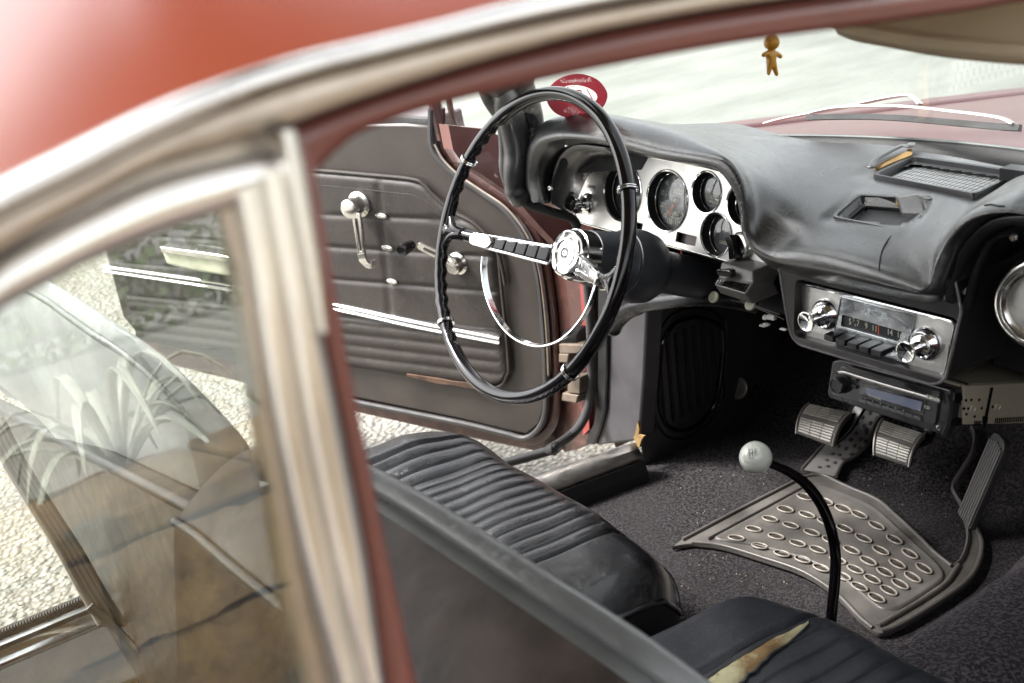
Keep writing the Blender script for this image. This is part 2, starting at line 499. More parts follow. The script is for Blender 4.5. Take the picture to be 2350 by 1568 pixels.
g = mb.build('ground', ground_mat(), smooth=0); tag(g, kind='structure')

def pave_mat():
    t = NT('pale_pavement'); n = t.noise(1.6, 7, .65, st=(1, .35, 1)); n2 = t.noise(26, 4)
    c = t.mix(t.ramp(n, [(.42, 0.0), (.58, 1.0)]), (.205, .213, .195), (.15, .16, .142))
    c = t.mix(t.math('MULTIPLY', t.ramp(n2, [(.5, 0.0), (.7, 1.0)]), .35), c, (.13, .14, .12))
    t.set(Base_Color=c, Roughness=.9); t.bump(n2, .3, .004); return t.m
mb = MB(); mb.grid([[V((x, y, .004)) for x in (-60, -20, -5, 0, 5, 20, 60)] for y in (1.9, 4, 10, 25, 60)])
g = mb.build('pavement', pave_mat(), smooth=0); tag(g, kind='structure')

# stone wall behind the photographer (mirrored in the quarter glass and in the chrome)
def stone_mat(nm, k, c3):
    t = NT(nm)
    oi = t.n('ShaderNodeObjectInfo')
    n1 = t.noise(3.2, 6, .65); n2 = t.noise(14, 8, .7)
    c = t.mix(t.ramp(n1, [(.35, 0.0), (.65, 1.0)]), tuple(k * a * b for a, b in zip((.13, .082, .036), c3)), tuple(k * a * b for a, b in zip((.27, .185, .09), c3)))
    c = t.mix(t.ramp(n2, [(.50, 0.0), (.68, 1.0)]), c, (.13, .09, .055))
    c = t.mix(t.ramp(t.noise(5, 5), [(.62, 0.0), (.70, 1.0)]), c, (.07, .065, .05))
    t.set(Base_Color=c, Roughness=.95); t.bump(n2, .8, .02)
    return t.m
SM = stone_mat('sandstone', 1.0, (1, 1, 1)); SMB = stone_mat('sandstone_dark', .6, (1, .93, .85)); SMC = stone_mat('sandstone_grey', .8, (.85, .95, 1.05)); MORT = simple('dark_joint', (.05, .045, .035), 1.0, bump=.6, bsc=60)
wl = empty('stone_wall', (2.35, 0, 0), 'low sandstone wall behind the photographer, mirrored in the quarter window', 'wall')
mb = MB()
fr = Fr((2.35, 0, 0), (0, 1, 0), (0, 0, 1))
mb.box(fr, -3.4, 5.4, 0, .66, .03, .5, 1)
z = 0.0
rows = [.30, .28, .18]
for ri, hgt in enumerate(rows):
    y = -3.4 - random.random() * .3
    while y < 5.3:
        wd = random.uniform(.34, .75)
        P = []
        sk_ = random.uniform(-.04, .04)
        q = [(y + .003, z + random.uniform(.002, .008)), (y + wd - .004, z + random.uniform(.002, .010)),
             (y + wd - .004 + sk_, z + hgt - random.uniform(.002, .012)), (y + .003 + sk_ * .5, z + hgt - random.uniform(.002, .008))]
        o2 = quadround(q, .016, 3)
        dp = random.uniform(.0, .035)
        o3 = []
        for (ax, ay), (bx, by) in zip(o2, o2[1:] + o2[:1]):
            ns = max(1, int(math.hypot(bx - ax, by - ay) / .035))
            o3 += [(ax + (bx - ax) * k / ns + random.uniform(-.007, .007), ay + (by - ay) * k / ns + random.uniform(-.007, .007)) for k in range(ns)]
        o2 = o3; mi_ = random.choice((0, 0, 2, 3))
        mb.prism([fr.p(a, b, -.03) for a, b in o2], V((-.015 - dp, 0, 0)), mi_)
        y += wd
    z += hgt
mb.build('stone_courses', [SM, MORT, SMB, SMC], wl, smooth=0, bevel=.004)
# cap slabs
mb = MB(); y = -3.4
while y < 5.3:
    wd = random.uniform(.4, .7)
    mb.box(fr, y + .008, y + wd - .008, .765, .815 + random.uniform(0, .01), -.06, .5, 0); y += wd
mb.build('coping', [SM], wl, smooth=0, bevel=.01)

# pale drooping plant in a red pot on the wall, and a hedge beyond
def leafcol(name, a, b):
    t = NT(name); t.set(Base_Color=t.mix(t.ramp(t.noise(20, 4), [(.35, 0.0), (.65, 1.0)]), a, b), Roughness=.6); return t.m
LP = leafcol('pale_leaf', (.30, .32, .26), (.48, .50, .42)); LG = leafcol('green_leaf', (.03, .06, .02), (.07, .11, .035))
def pot_plant(x, y, zz, label):
    r_ = empty('potted_plant', (x, y, zz), label, 'plant', 'potted plants on the stone wall')
    m = MB(); m.lathe((x, y, zz), (0, 0, 1), [(.075, 0), (.105, .14), (.115, .14), (.115, .17), (.10, .17), (.095, .12)], 28)
    m.build('pot', simple('terracotta', (.32, .09, .05), .8), r_)
    m = MB()
    for k in range(30):
        a = 2 * math.pi * k / 22 + random.uniform(-.2, .2); ln = random.uniform(.22, .42); hh = random.uniform(.18, .42)
        pts = []
        for i in range(9):
            t = i / 8
            pts.append(V((x + math.cos(a) * ln * t, y + math.sin(a) * ln * t, zz + .15 + hh * math.sin(t * 2.3) * .8 - .12 * t * t)))
        side = V((-math.sin(a), math.cos(a), 0)); rowz = []
        for i, p in enumerate(pts):
            wd = .013 * math.sin(math.pi * min(.98, .12 + .86 * i / 8))
            rowz.append([p - side * wd, p + V((0, 0, -.006)), p + side * wd])
        m.grid(rowz)
    m.build('leaves', LP, r_, solid=.003)
pot_plant(3.0, -.32, .62, 'terracotta pot of pale drooping leaves near the rear of the stone wall')
pot_plant(2.9, 1.2, .825, 'terracotta pot of pale drooping leaves farther along the stone wall')

def hedge(cx0, cx1, cy0, cy1, h, name, label, nl=5000, seed=1):
    rnd = random.Random(seed); m = MB()
    for k in range(nl):
        # clumps through the volume
        x = rnd.uniform(cx0, cx1); y = rnd.uniform(cy0, cy1); zz = rnd.uniform(.1, h) * (1 - .25 * abs(math.sin(y * 1.3 + x)))
        d = V((rnd.uniform(-1, 1), rnd.uniform(-1, 1), rnd.uniform(-.6, 1))).normalized(); e = d.orthogonal().normalized()
        L = rnd.uniform(.2, .5); wd = L * .4; c = V((x, y, zz)); f = d.cross(e)
        m.add([c, c + d * L * .5 + e * wd, c + d * L, c + d * L * .5 - e * wd + f * .01], [(0, 1, 2, 3)])
    o = m.build(name, LG, smooth=0); tag(o, label, 'hedge', kind=None)
def tree(x, y, h, cx, cy, cz, R, name, label):
    t = empty(name, (x, y, 0), label, 'tree'); rnd = random.Random(9)
    m = MB(); top = V((cx, cy, cz))
    m.tube(cr([V((x, y, 0)), V((x + .15, y + .1, h * .25)), V((x + (cx - x) * .25, y + (cy - y) * .25, h * .55)), top], 6), [.32 - .012 * k for k in range(19)], 12)
    cl = []
    for k in range(80):
        d = V((rnd.gauss(0, 1), rnd.gauss(0, 1), rnd.gauss(0, .8))).normalized(); c = top + V((d.x * R, d.y * R * 3.0, d.z * R * .5)) * rnd.uniform(.2, 1); cl.append((c, rnd.uniform(.8, 1.4)))
        m.tube([top.lerp(V((x, y, h * .5)), rnd.uniform(0, .5)), top.lerp(c, .5) + V((0, 0, .1)), c], [.09, .05, .02], 6)
    m.build('trunk', simple('bark', (.10, .075, .05), .9, bump=.8, bsc=30), t)
    m = MB()
    for c, r_ in cl:
        for k in range(330):
            d = V((rnd.gauss(0, 1), rnd.gauss(0, 1), rnd.gauss(0, .8))); d = d * (r_ * rnd.uniform(.25, .62)); p = c + d
            a = V((rnd.uniform(-1, 1), rnd.uniform(-1, 1), rnd.uniform(-.6, .6))).normalized(); b = a.orthogonal().normalized(); L = rnd.uniform(.10, .20)
            m.add([p, p + a * L * .5 + b * L * .3, p + a * L, p + a * L * .5 - b * L * .3], [(0, 1, 2, 3)])
    m.build('crown', LG, t, smooth=0)
tree(-12.0, 3.5, 8.0, -3.3, .9, 9.6, 2.0, 'tree', 'unseen leafy tree over the car, its crown placed to mirror dark in the red roof')  # out-of-view tree added; crown stretched to shape the roof's dark reflection
hedge(30.0, 34.0, -24, 34, 5.0, 'hedge', 'dark green hedge growing behind the stone wall', 9000, 3)

# ------------------------------------------------------------------ the car
CAR = empty('car', (0, 0, 0), 'faded red classic car with black interior and its driver door open', 'car')

# --- roof skin with tan headliner
XR = .52
SIDE = (V((XR, -.66, 1.22)), V((math.cos(rad(4)), 0, math.sin(rad(4)))))
A = [(-260, 560), (-120, 482), (0, 418), (176, 330), (352, 243), (527, 176), (703, 120), (826, 91), (1000, 50), (1180, 4), (1400, -38), (1700, -85), (2100, -130)]
_e = [(p.y, p.z) for p in (at(x, y, pl=SIDE) for x, y in A)]
def zedge(y):
    if y <= _e[0][0]:
        d = _e[0][0] - y; sl = (_e[1][1] - _e[0][1]) / (_e[1][0] - _e[0][0]); return _e[0][1] - sl * d * .5 - .22 * d * d
    for (a, b), (c, d) in zip(_e, _e[1:]):
        if a <= y <= c: return b + (d - b) * (y - a) / (c - a)
    d = y - _e[-1][0]; sl = (_e[-1][1] - _e[-2][1]) / (_e[-1][0] - _e[-2][0]); return _e[-1][1] + sl * d - .1 * d * d
def roofz(x, y):
    u = abs(x) / XR
    crown = .105 * (1 - max(0, (-y - 1.0)) * .15)
    return zedge(y) + crown * (1 - u ** 2.6) * (1 - .25 * max(0, y + .2) / .25 * (1 if y > -.2 else 0))
ys = [-2.0 + 2.03 * i / 50 for i in range(51)]
us = [math.sin(math.pi / 2 * (-1 + 2 * i / 60)) for i in range(61)]
mb = MB()
mb.grid([[V((XR * u, y, roofz(XR * u, y))) for u in us] for y in ys])
roof = mb.build('roof', M['roof'], CAR, smooth=180)
mb = MB()
mb.grid([[V((XR * .90 * u, y, roofz(XR * u, y) - .016)) for u in us] for y in ys])
mb.build('headliner', M['visor'], roof, smooth=180, solid=.006)

# --- chrome drip rail, roof rail and the rear quarter window (near side)
SIDE = (V((XR, -.66, 1.22)), V((math.cos(rad(4)), 0, math.sin(rad(4)))))
def side(pts, off=0.0, n=8, closed=False):
    o = (SIDE[0] + SIDE[1] * off, SIDE[1])
    return cr([at(x, y, pl=o) for x, y in pts], n, closed)
def band(mb, A, B, pl, bulge, depth, mi=0, n=8, seg=7, out=None):
    """A raised strip between two traced edges, rounded across, standing bulge proud of the plane."""
    a = cr([at(x, y, pl=pl) for x, y in A], n); b = cr([at(x, y, pl=pl) for x, y in B], n)
    nr = V(pl[1]).normalized(); rows = []
    for p, q in zip(a, b):
        r_ = [p - nr * depth]
        for k in range(seg):
            t = k / (seg - 1)
            r_.append(p.lerp(q, t) + nr * (bulge * math.sin(math.pi * t)))
        r_.append(q - nr * depth)
        rows.append(r_)
    base = len(mb.v)
    mb.grid(rows, mi, closeu=True)
pl0 = SIDE
A = [(-260, 560), (-120, 482), (0, 418), (176, 330), (352, 243), (527, 176), (703, 120), (826, 91), (1000, 50), (1180, 4), (1400, -38), (1700, -85), (2100, -130)]
B = [(-260, 650), (-120, 575), (0, 500), (176, 413), (352, 322), (527, 246), (703, 186), (826, 153), (1000, 108), (1180, 66), (1400, 20), (1700, -30), (2100, -80)]
C_ = [(-240, 730), (-110, 650), (56, 541), (211, 453), (352, 380), (527, 327), (668, 285), (826, 228), (1000, 172), (1180, 120), (1400, 66), (1700, 12), (2100, -42)]
mb = MB()
band(mb, A, B, (SIDE[0] + SIDE[1] * .006, SIDE[1]), .0045, .012)
rail = mb.build('drip_rail', M['chromeold'], CAR, smooth=180)
mb = MB()
band(mb, B, C_, (SIDE[0] + SIDE[1] * .001, SIDE[1]), .001, .006)
mb.build('drip_channel', M['staindk'], rail, smooth=180)
# far-side drip rail (mirror copy in real place)
mb = MB(); pts = [V((-XR - .004, y, zedge(y) - .004)) for y in ys]
mb.tube(pts, .006, 8); mb.build('drip_rail', M['chromeold'], CAR)

# inner roof rail, red-brown band above the open front window
D_up = [(640, 288), (668, 287), (826, 229), (1000, 173), (1180, 121), (1400, 67), (1700, 13), (2100, -41), (2500, -80)]
D_lo = [(700, 420), (790, 330), (860, 292), (1000, 245), (1180, 200), (1400, 152), (1700, 97), (2100, 42), (2500, -20)]
mb = MB()
band(mb, D_up, D_lo, (SIDE[0] - SIDE[1] * .012, SIDE[1]), .003, .02)
mb.build('roof_rail', M['redbrown'], CAR, smooth=180)

qw = empty('quarter_window', (XR, -.7, 1.1)); qw.parent = CAR; qw['_base'] = (0, 0, 0); qw.location = (0, 0, 0)
# recess between drip channel and window frame
mb = MB()
band(mb, [(-240, 730), (-110, 650), (56, 541), (211, 453), (352, 380), (527, 327), (640, 290)],
     [(-240, 860), (-60, 700), (123, 610), (240, 530), (352, 455), (492, 392), (655, 355)], (SIDE[0] - SIDE[1] * .008, SIDE[1]), .0, .01)
mb.build('window_channel', M['staindk'], qw, smooth=180)
# upper frame strip of the quarter window
mb = MB()
band(mb, [(-240, 800), (-60, 660), (0, 600), (123, 529), (240, 470), (352, 420), (492, 380), (660, 345)],
     [(-240, 900), (-60, 780), (0, 714), (105, 656), (211, 600), (352, 542), (492, 492), (560, 462)], (SIDE[0] - SIDE[1] * .002, SIDE[1]), .004, .008)
mb.build('frame', M['stain'], qw, smooth=180)
# front post of the quarter window: dark inner strip, pale metal face with a step, red-brown edge
mb = MB()
band(mb, [(505, 488), (534, 600), (562, 775), (598, 1007), (640, 1285), (691, 1565), (740, 1850)],
     [(545, 470), (575, 600), (600, 760), (645, 1020), (700, 1285), (768, 1565), (830, 1850)], (SIDE[0] - SIDE[1] * .004, SIDE[1]), .001, .008)
mb.build('glass_channel', M['staindk'], qw, smooth=180)
mb = MB()
band(mb, [(543, 440), (575, 600), (600, 760), (645, 1020), (700, 1285), (768, 1565), (830, 1850)],
     [(600, 400), (640, 600), (668, 760), (712, 1020), (766, 1285), (828, 1565), (885, 1850)], (SIDE[0] + SIDE[1] * .001, SIDE[1]), .003, .008)
band(mb, [(600, 395), (640, 600), (668, 760), (712, 1020), (766, 1285), (828, 1565), (885, 1850)],
     [(668, 372), (706, 560), (738, 760), (792, 1020), (842, 1285), (882, 1565), (920, 1850)], (SIDE[0] + SIDE[1] * .003, SIDE[1]), .0035, .01)
mb.build('post', M['stain'], qw, smooth=180)
mb = MB()   # the raised bright rib at the head of the post
band(mb, [(634, 300), (650, 400), (672, 520), (696, 640), (720, 760)], [(682, 296), (702, 400), (724, 520), (742, 640), (752, 760)], (SIDE[0] + SIDE[1] * .008, SIDE[1]), .004, .008)
mb.build('frame_tip', M['chromeold'], qw, smooth=180)
mb = MB()
band(mb, [(668, 330), (706, 560), (738, 760), (792, 1020), (842, 1285), (882, 1565), (920, 1850)],
     [(715, 345), (752, 560), (786, 760), (838, 1020), (892, 1285), (955, 1565), (1010, 1850)], (SIDE[0] - SIDE[1] * .006, SIDE[1]), .002, .012)
mb.build('door_edge', M['redbrown'], qw, smooth=180)
# the pane
mb = MB()
o = (SIDE[0] - SIDE[1] * .006, V((math.cos(rad(8)), 0, math.sin(rad(8)))))
pts = [at(x, y, pl=o) for x, y in [(-300, 860), (-60, 700), (105, 640), (211, 585), (352, 530), (492, 480), (530, 470), (560, 700), (610, 1000), (660, 1285), (720, 1600), (770, 1900), (400, 2000), (-300, 2000)]]
mb.prism(pts, o[1] * -.003)
mb.build('pane', M['side'], qw, smooth=0)

# --- windscreen, header, driver-side pillar
def ws(u, v, off=0.0):
    x = u * (.66 - .16 * v)
    y = (.45 - .60 * (x / (1 - .2 * v)) ** 2) * (1 - v) + (.03 - .35 * x * x) * v
    z = (.892 - .03 * x * x) * (1 - v) + (1.205 - .10 * x * x) * v
    return V((x, y - off, z + off * .7))
rows = [[ws(-1 + 2 * i / 40, j / 14) for i in range(41)] for j in range(15)]
mb = MB(); mb.grid(rows)
wsc = mb.build('windscreen', M['glass'], CAR, smooth=180)
BV_WS = BVHTree.FromPolygons([tuple(p) for p in mb.v], mb.f)
mb = MB()
mb.sweep([ws(-1 + 2 * i / 30, 1.0) for i in range(31)], [(-.02, -.02), (.02, -.02), (.03, .02), (-.03, .03)], (0, 0, 1))
mb.build('windscreen_header', M['visor'], CAR, bevel=.006)
# driver-side pillar: black vinyl cover, rubber seal with woven face
mb = MB()
pc = cr([ws(-1.0, 1.0), ws(-1.0, .75), at(1150, 180, X=-.63), at(1168, 230, X=-.63), at(1186, 300, X=-.635), at(1191, 345, X=-.637), at(1187, 385, X=-.64), at(1188, 420, X=-.645), at(1198, 455, X=-.65)], 6)
mb.tube(pc, [1.0 + .12 * math.sin(k * .1) for k in range(len(pc) - 6)] + [1, 1, .95, .9, .85, .8], 18, flat=(.022, .030), up=(.5, -.85, 0))
apil = mb.build('windscreen_pillar', M['dash'], CAR, smooth=180)
mb = MB()
mb.tube(cr([ws(-.97, .8, .0), at(1190, 150, X=-.60), at(1206, 200, X=-.61), at(1222, 250, X=-.615), at(1228, 285, X=-.62), at(1226, 306, X=-.62)], 6), 1.0, 12, flat=(.012, .020), up=(.5, -.85, 0))
mb.build('pillar_trim', M['black'], apil, smooth=60)
def braid():
    t = NT('woven_rubber'); wv = t.n('ShaderNodeTexWave', wave_type='BANDS', bands_direction='DIAGONAL'); wv.inputs['Scale'].default_value = 150; wv.inputs['Distortion'].default_value = .3
    t.L(t.tc.outputs['Object'], wv.inputs[0])
    c = t.mix(wv.outputs[1], (.010, .010, .011), (.085, .083, .083)); t.set(Base_Color=c, Roughness=.7); t.bump(wv.outputs[1], .6, .002); return t.m
M['braid'] = braid()
mb = MB()
mb.tube(cr([ws(-1.02, .6), at(1090, 170, X=-.63), at(1118, 230, X=-.635), at(1146, 273, X=-.64), at(1154, 310, X=-.645), at(1156, 351, X=-.65), at(1156, 384, X=-.65), at(1164, 417, X=-.65), at(1180, 445, X=-.645), at(1213, 468, X=-.64), at(1254, 483, X=-.63), at(1308, 500, X=-.62), at(1325, 520, X=-.62)], 8), 1.0, 12, flat=(.0075, .0085), up=(1, -.3, 0))
mb.build('pillar_seal', M['braid'], CAR, smooth=60)
mb = MB()   # painted scuttle side seen past the pillar
mb.prism([at(x, y, X=-.765) for x, y in [(1029, 288), (1120, 297), (1162, 322), (1180, 440), (1300, 500), (1345, 520), (1345, 600), (1290, 575), (1235, 515), (1180, 452), (1105, 400), (1062, 376), (1040, 345)]], (-.03, 0, 0))
mb.build('scuttle_side', red_paint('dusty_red_paint', (.12, .035, .03), (.22, .10, .085), .5, .35), CAR, smooth=0)

mb = MB()   # near-side windscreen pillar
mb.tube(cr([ws(1.0, 1.0) + V((.01, 0, 0)), ws(1.0, .6), ws(1.0, .3), ws(1.0, .0) + V((.0, -.01, -.02)), V((.655, .17, .80))], 6), 1.0, 14, flat=(.018, .030), up=(-.5, -.85, 0))
mb.build('windscreen_pillar', M['dash'], CAR, smooth=180)
mb = MB()
mb.prism([V((.645, .12, .30)), V((.645, .34, .30)), V((.645, .34, .86)), V((.645, .14, .86))], (.05, 0, 0))
mb.build('hinge_pillar', M['redjamb'], CAR, smooth=0, bevel=.006)
# windscreen sticker
ctr = at(1325, 220, bvh=BV_WS); nrm = BV_WS.find_nearest(ctr)[1]
if nrm.dot(ray(1325, 220)) > 0: nrm = -nrm
L_ = at(1257, 222, bvh=BV_WS); R_ = at(1393, 218, bvh=BV_WS)
sf = Fr(ctr + nrm * .0022, (R_ - L_), nrm.cross(R_ - L_))
corn = [sf.at(x, y) for x, y in [(1255, 232), (1262, 200), (1290, 178), (1330, 170), (1370, 183), (1391, 208), (1393, 228), (1380, 250), (1350, 268), (1312, 272), (1275, 260)]]
lp = cr([V((a, b, 0)) for a, b in corn], 6, True)
def translucent(name, col, f=.6):
    t = NT(name); t.set(Base_Color=col, Roughness=.35)
    tl = t.n('ShaderNodeBsdfTranslucent'); tl.inputs[0].default_value = (*col, 1)
    mx = t.n('ShaderNodeMixShader'); mx.inputs[0].default_value = f
    t.L(t.b.outputs[0], mx.inputs[1]); t.L(tl.outputs[0], mx.inputs[2]); t.L(mx.outputs[0], t.out.inputs[0]); return t.m
STR = translucent('red_sticker', (.52, .17, .21), .8); STW = translucent('sticker_white', (.92, .91, .88), .92)
mb = MB()
cx, cy = sf.at(1325, 220)
W_ = abs(corn[6][0] - corn[0][0]); FY = (max(c[1] for c in corn) - min(c[1] for c in corn)) / (W_ * .74)
H_ = W_ * .62 * FY
ov = circ(*sf.at(1328, 218), W_ * .29, 40, H_ * .26)
cut = []
for tx, sz, x, y, sx in (('The Grand Avenue Club', .100, 1322, 185.5, .50), ('driven by', .052, 1322, 192.5, .6), ('MY LONDON', .060, 1316, 248, .52), ('CLASSIC CAR', .088, 1312, 255.5, .50), ('SHOW', .060, 1320, 263, .62)):
    cut += text_loops(tx, W_ * sz * FY, *sf.at(x, y), sx / FY, True)
mb.plate(sf, [[(p.x, p.y) for p in lp], ov] + cut, .0004, 0, 0)
q = [(p.x, p.y) for p in lp]; mx_ = sum(p[0] for p in q) / len(q); my_ = sum(p[1] for p in q) / len(q)
mb.plate(sf, [[(mx_ + (a - mx_) * .97, my_ + (b - my_) * .97) for a, b in q]], .0002, -.0006, 1)
mb.plate(sf, [circ(*sf.at(1328, 218), W_ * .275, 40, H_ * .235), circ(*sf.at(1328, 218), W_ * .265, 40, H_ * .222)], .0003, .0002, 0)
mb.text(sf, 'LDC', H_ * .40, *sf.at(1328, 219), .0003, .0003, 0, mirror=True, sx=.9 / FY)
mb.build('sticker', [STR, STW, M['wlet']], wsc, smooth=0)

# --- bonnet, far wing, cowl
def bz(x, y):
    e = abs(x) / .80
    return .872 - .030 * e ** 2 - .125 * max(0, y - .5) - .016 * e ** 6 + .022 * math.exp(-((x - .05) / .22) ** 2) * min(1, max(0, (y - .55) * 3)) - .02 * math.exp(-((y - .44 + .55 * x * x) / .06) ** 2)
mb = MB()
rows = []
for j in range(40):
    rows.append([])
    for i in range(49):
        x = -.60 + 1.22 * i / 48; y0 = .47 - .50 * x * x; y = y0 + (1.9 - y0) * (j / 39)
        rows[-1].append(V((x, y, bz(x, y))))
mb.grid(rows)
mb.build('bonnet', M['red'], CAR, smooth=180, solid=.01)
for sgn in (-1, 1):
    mb = MB()
    def wing(y): z0 = bz(.61, y); return [V((sgn * .61, y, z0 - .002)), V((sgn * .66, y, z0 + .002)), V((sgn * .72, y, z0 - .004)), V((sgn * .77, y, z0 - .03)), V((sgn * .80, y, z0 - .08)), V((sgn * .82, y, .60)), V((sgn * .82, y, .34)), V((sgn * .79, y, .24))]
    mb.grid([wing(.40 + 1.52 * j / 29) for j in range(30)])
    mb.build('front_wing', M['red'], CAR, smooth=180, solid=.006)
mb = MB()
rows = []
for i in range(41):
    u = -1 + 2 * i / 40; p = ws(u, 0.0)
    rows.append([p + V((0, -.012, -.03)), p + V((0, -.016, -.004)), p + V((0, -.008, .010)), p + V((0, .004, .012)), p + V((0, .014, .004)), p + V((0, .02, -.03))])
mb.grid(rows, closeu=True)
mb.build('windscreen_gasket', M['rubber'], CAR, smooth=60)
mb = MB()
mb.tube([ws(-1 + 2 * i / 40, 0.0) + V((0, .002, .013)) for i in range(41)], .0022, 8)
mb.build('gasket_bead', simple('dull_grey_bead', (.14, .15, .15), .4), CAR)

# wiper
wp = empty('wiper', (0, 0, 0)); wp.parent = CAR; wp['_base'] = (0, 0, 0)
def wz(x, y, d): return at(x, y, bvh=BV_WS) + V((0, d, d * .8))
mb = MB()
a = [at(1755, 284, Y=.50), at(1800, 272, Y=.49), at(1853, 262, Y=.48), at(1930, 248, Y=.46), at(2020, 228, Y=.44), at(2080, 219, Y=.425), at(2098, 226, Y=.42), at(2112, 240, Y=.415)]
a = cr(a, 5)
mb.sweep(a, [(-.0045, -.0015), (.0045, -.0015), (.004, .002), (-.004, .002)], (0, .3, 1))
mb.build('wiper_arm', M['chromeold'], wp, bevel=.001)
mb = MB()
bl = cr([at(1852, 262, Y=.44), at(1930, 252, Y=.43), at(2060, 250, Y=.415), at(2200, 264, Y=.395), at(2290, 278, Y=.38), at(2340, 290, Y=.372)], 6)
br_ = cr([at(1862, 258, Y=.44), at(1930, 246, Y=.43), at(2060, 244, Y=.415), at(2200, 258, Y=.395), at(2290, 270, Y=.38), at(2325, 284, Y=.372)], 6)
mb.sweep(br_, [(-.0035, -.0016), (.0035, -.0016), (.002, .0022), (-.002, .0022)], (0, .3, 1))
mb.build('blade_bridge', M['chromeold'], wp, bevel=.0008)
mb = MB()
bb = cr([at(1852, 270, Y=.44), at(1960, 268, Y=.43), at(2060, 271, Y=.415), at(2200, 283, Y=.395), at(2290, 291, Y=.38), at(2342, 294, Y=.372)], 6)
mb.sweep(bb, [(-.003, -.004), (.003, -.004), (.0025, .004), (-.0025, .004)], (0, .3, 1))
mb.build('blade', M['rubber'], wp, bevel=.0008)

# sun visor (near side) and its lower edge
mb = MB()
lo = cr([at(1905, 50, Z=1.148), at(1960, 68, Z=1.148), at(2080, 90, Z=1.145), at(2220, 107, Z=1.145), at(2400, 120, Z=1.145), at(2700, 128, Z=1.145)], 6)
rows = [[p + V((0, 0, 0)), p + V((.004, .004, .003)), p + V((-.02, .06, .045)), p + V((-.04, .12, .085))] for p in lo]
mb.grid(rows)
vis = mb.build('sun_visor', M['visor'], CAR, smooth=180, solid=.012)
mb = MB(); mb.tube(lo, .0045, 8); mb.build('piping', M['visor'], vis)
# interior mirror (its foot just shows under the rail)
mb = MB(); mc = at(1822, 60, X=.0); mf = Fr(mc + V((0, 0, .03)), (1, .1, 0), (0, .1, 1))
mb.plate(mf, [rrect(-.10, .10, -.028, .028, .02)], .018, .0, 0, .004)
mir = mb.build('mirror', M['black'], CAR)
mb = MB(); mb.plate(mf, [rrect(-.094, .094, -.023, .023, .017)], .001, .0015); mb.build('mirror_glass', M['chrome'], mir)
mb = MB(); mb.tube([mf.p(0, 0, -.01), mf.p(0, .05, -.03), ws(0, .93) + V((0, -.01, 0))], .006, 10); mb.build('mirror_arm', M['chromeold'], mir)
# ------------------------------------------------------------------ the open driver door
DH = V((-.80, .35, 0)); DD = V((-.90, -.42, 0)).normalized()
DF = Fr(DH, DD * -1, (0, 0, 1))      # x runs towards the hinge, z faces the camera
if DF.z.dot(FW) > 0: print('door normal wrong')
def dpt(x, y, c=0.0): return DF.at(x, y, c)
def dp3(x, y, c=0.0): a, b = DF.at(x, y, c); return DF.p(a, b, c)
door = empty('door', (0, 0, 0)); door.parent = CAR; door['_base'] = (0, 0, 0)
sh = [(-1.24, .90), (-.60, .905)] + [dpt(*p) for p in [(800, 284), (930, 283), (985, 288), (992, 330), (1012, 365), (1050, 402), (1100, 435), (1160, 478), (1205, 540), (1232, 620), (1246, 740), (1252, 860), (1252, 935), (1240, 975), (1210, 1000), (1160, 990), (1060, 965), (840, 920), (700, 892)]] + [(-.80, .325), (-1.0, .34), (-1.22, .36), (-1.27, .42), (-1.27, .80)]
mb = MB()
mb.prism([DF.p(a, b, 0) for a, b in sh], DF.z * -.02)
dsh = mb.build('door_panel', M['doorp'], door, smooth=40, bevel=.006)
# bright edge lip and red painted outer shell
mb = MB()
edge = cr([DF.p(*dpt(*p), .002) for p in [(990, 250), (992, 330), (1012, 368), (1050, 405), (1100, 438), (1160, 481), (1207, 543), (1234, 620), (1248, 740), (1254, 860), (1254, 935), (1241, 978), (1208, 1004), (1160, 994), (1060, 970), (840, 926), (640, 885)]], 6)
mb.tube(edge, .006, 8)
mb.build('door_seal', M['rubber'], dsh)
so_ = [(-1.275, .89), (-.5, .90)] + [dpt(*p, -.05) for p in [(1000, 262), (1022, 262), (1030, 300), (1060, 362), (1100, 400), (1165, 450), (1220, 520), (1252, 610), (1270, 740), (1278, 860), (1280, 960), (1268, 1020), (1290, 1035), (1240, 1022), (1060, 985), (840, 936), (640, 898)]] + [(-.9, .27), (-1.26, .30), (-1.285, .6)]
mb = MB()
mb.prism([DF.p(a, b, -.022) for a, b in so_], DF.z * -.085)
mb.build('door_shell', M['redjamb'], door, smooth=40, bevel=.01)
mb = MB()   # rusty inner flange between seal and skin
fl = cr([DF.p(*dpt(*p), -.012) for p in [(1003, 250), (1006, 330), (1026, 366), (1064, 404), (1112, 436), (1172, 478), (1220, 540), (1246, 620), (1262, 740), (1268, 860), (1268, 945), (1254, 990), (1216, 1018), (1160, 1004), (1060, 978), (840, 934), (640, 892)]], 6)
mb.tube(fl, 1.0, 8, flat=(.010, .006), up=DF.z)
mb.build('door_flange', M['redjamb'], dsh)
mb = MB(); ledge = cr([DF.p(*dpt(*p), .004) for p in [(1000, 330), (1020, 366), (1058, 403), (1106, 436), (1166, 478), (1213, 541), (1240, 620), (1255, 740), (1261, 860)]], 6)
mb.tube(ledge, .0022, 6); mb.build('edge_strip', M['staindk'], dsh)
# front quarter-light post of the door
mb = MB()
mb.tube(cr([dp3(985, 180, -.01), dp3(1003, 262, -.01), dp3(1016, 320, -.01)], 5), 1.0, 10, flat=(.011, .014), up=DF.z)
mb.tube(cr([dp3(1022, 180, -.02), dp3(1037, 262, -.02), dp3(1056, 300, -.02), dp3(1110, 310, -.02)], 5), .006, 8)
mb.build('vent_window_post', M['redjamb'], door)
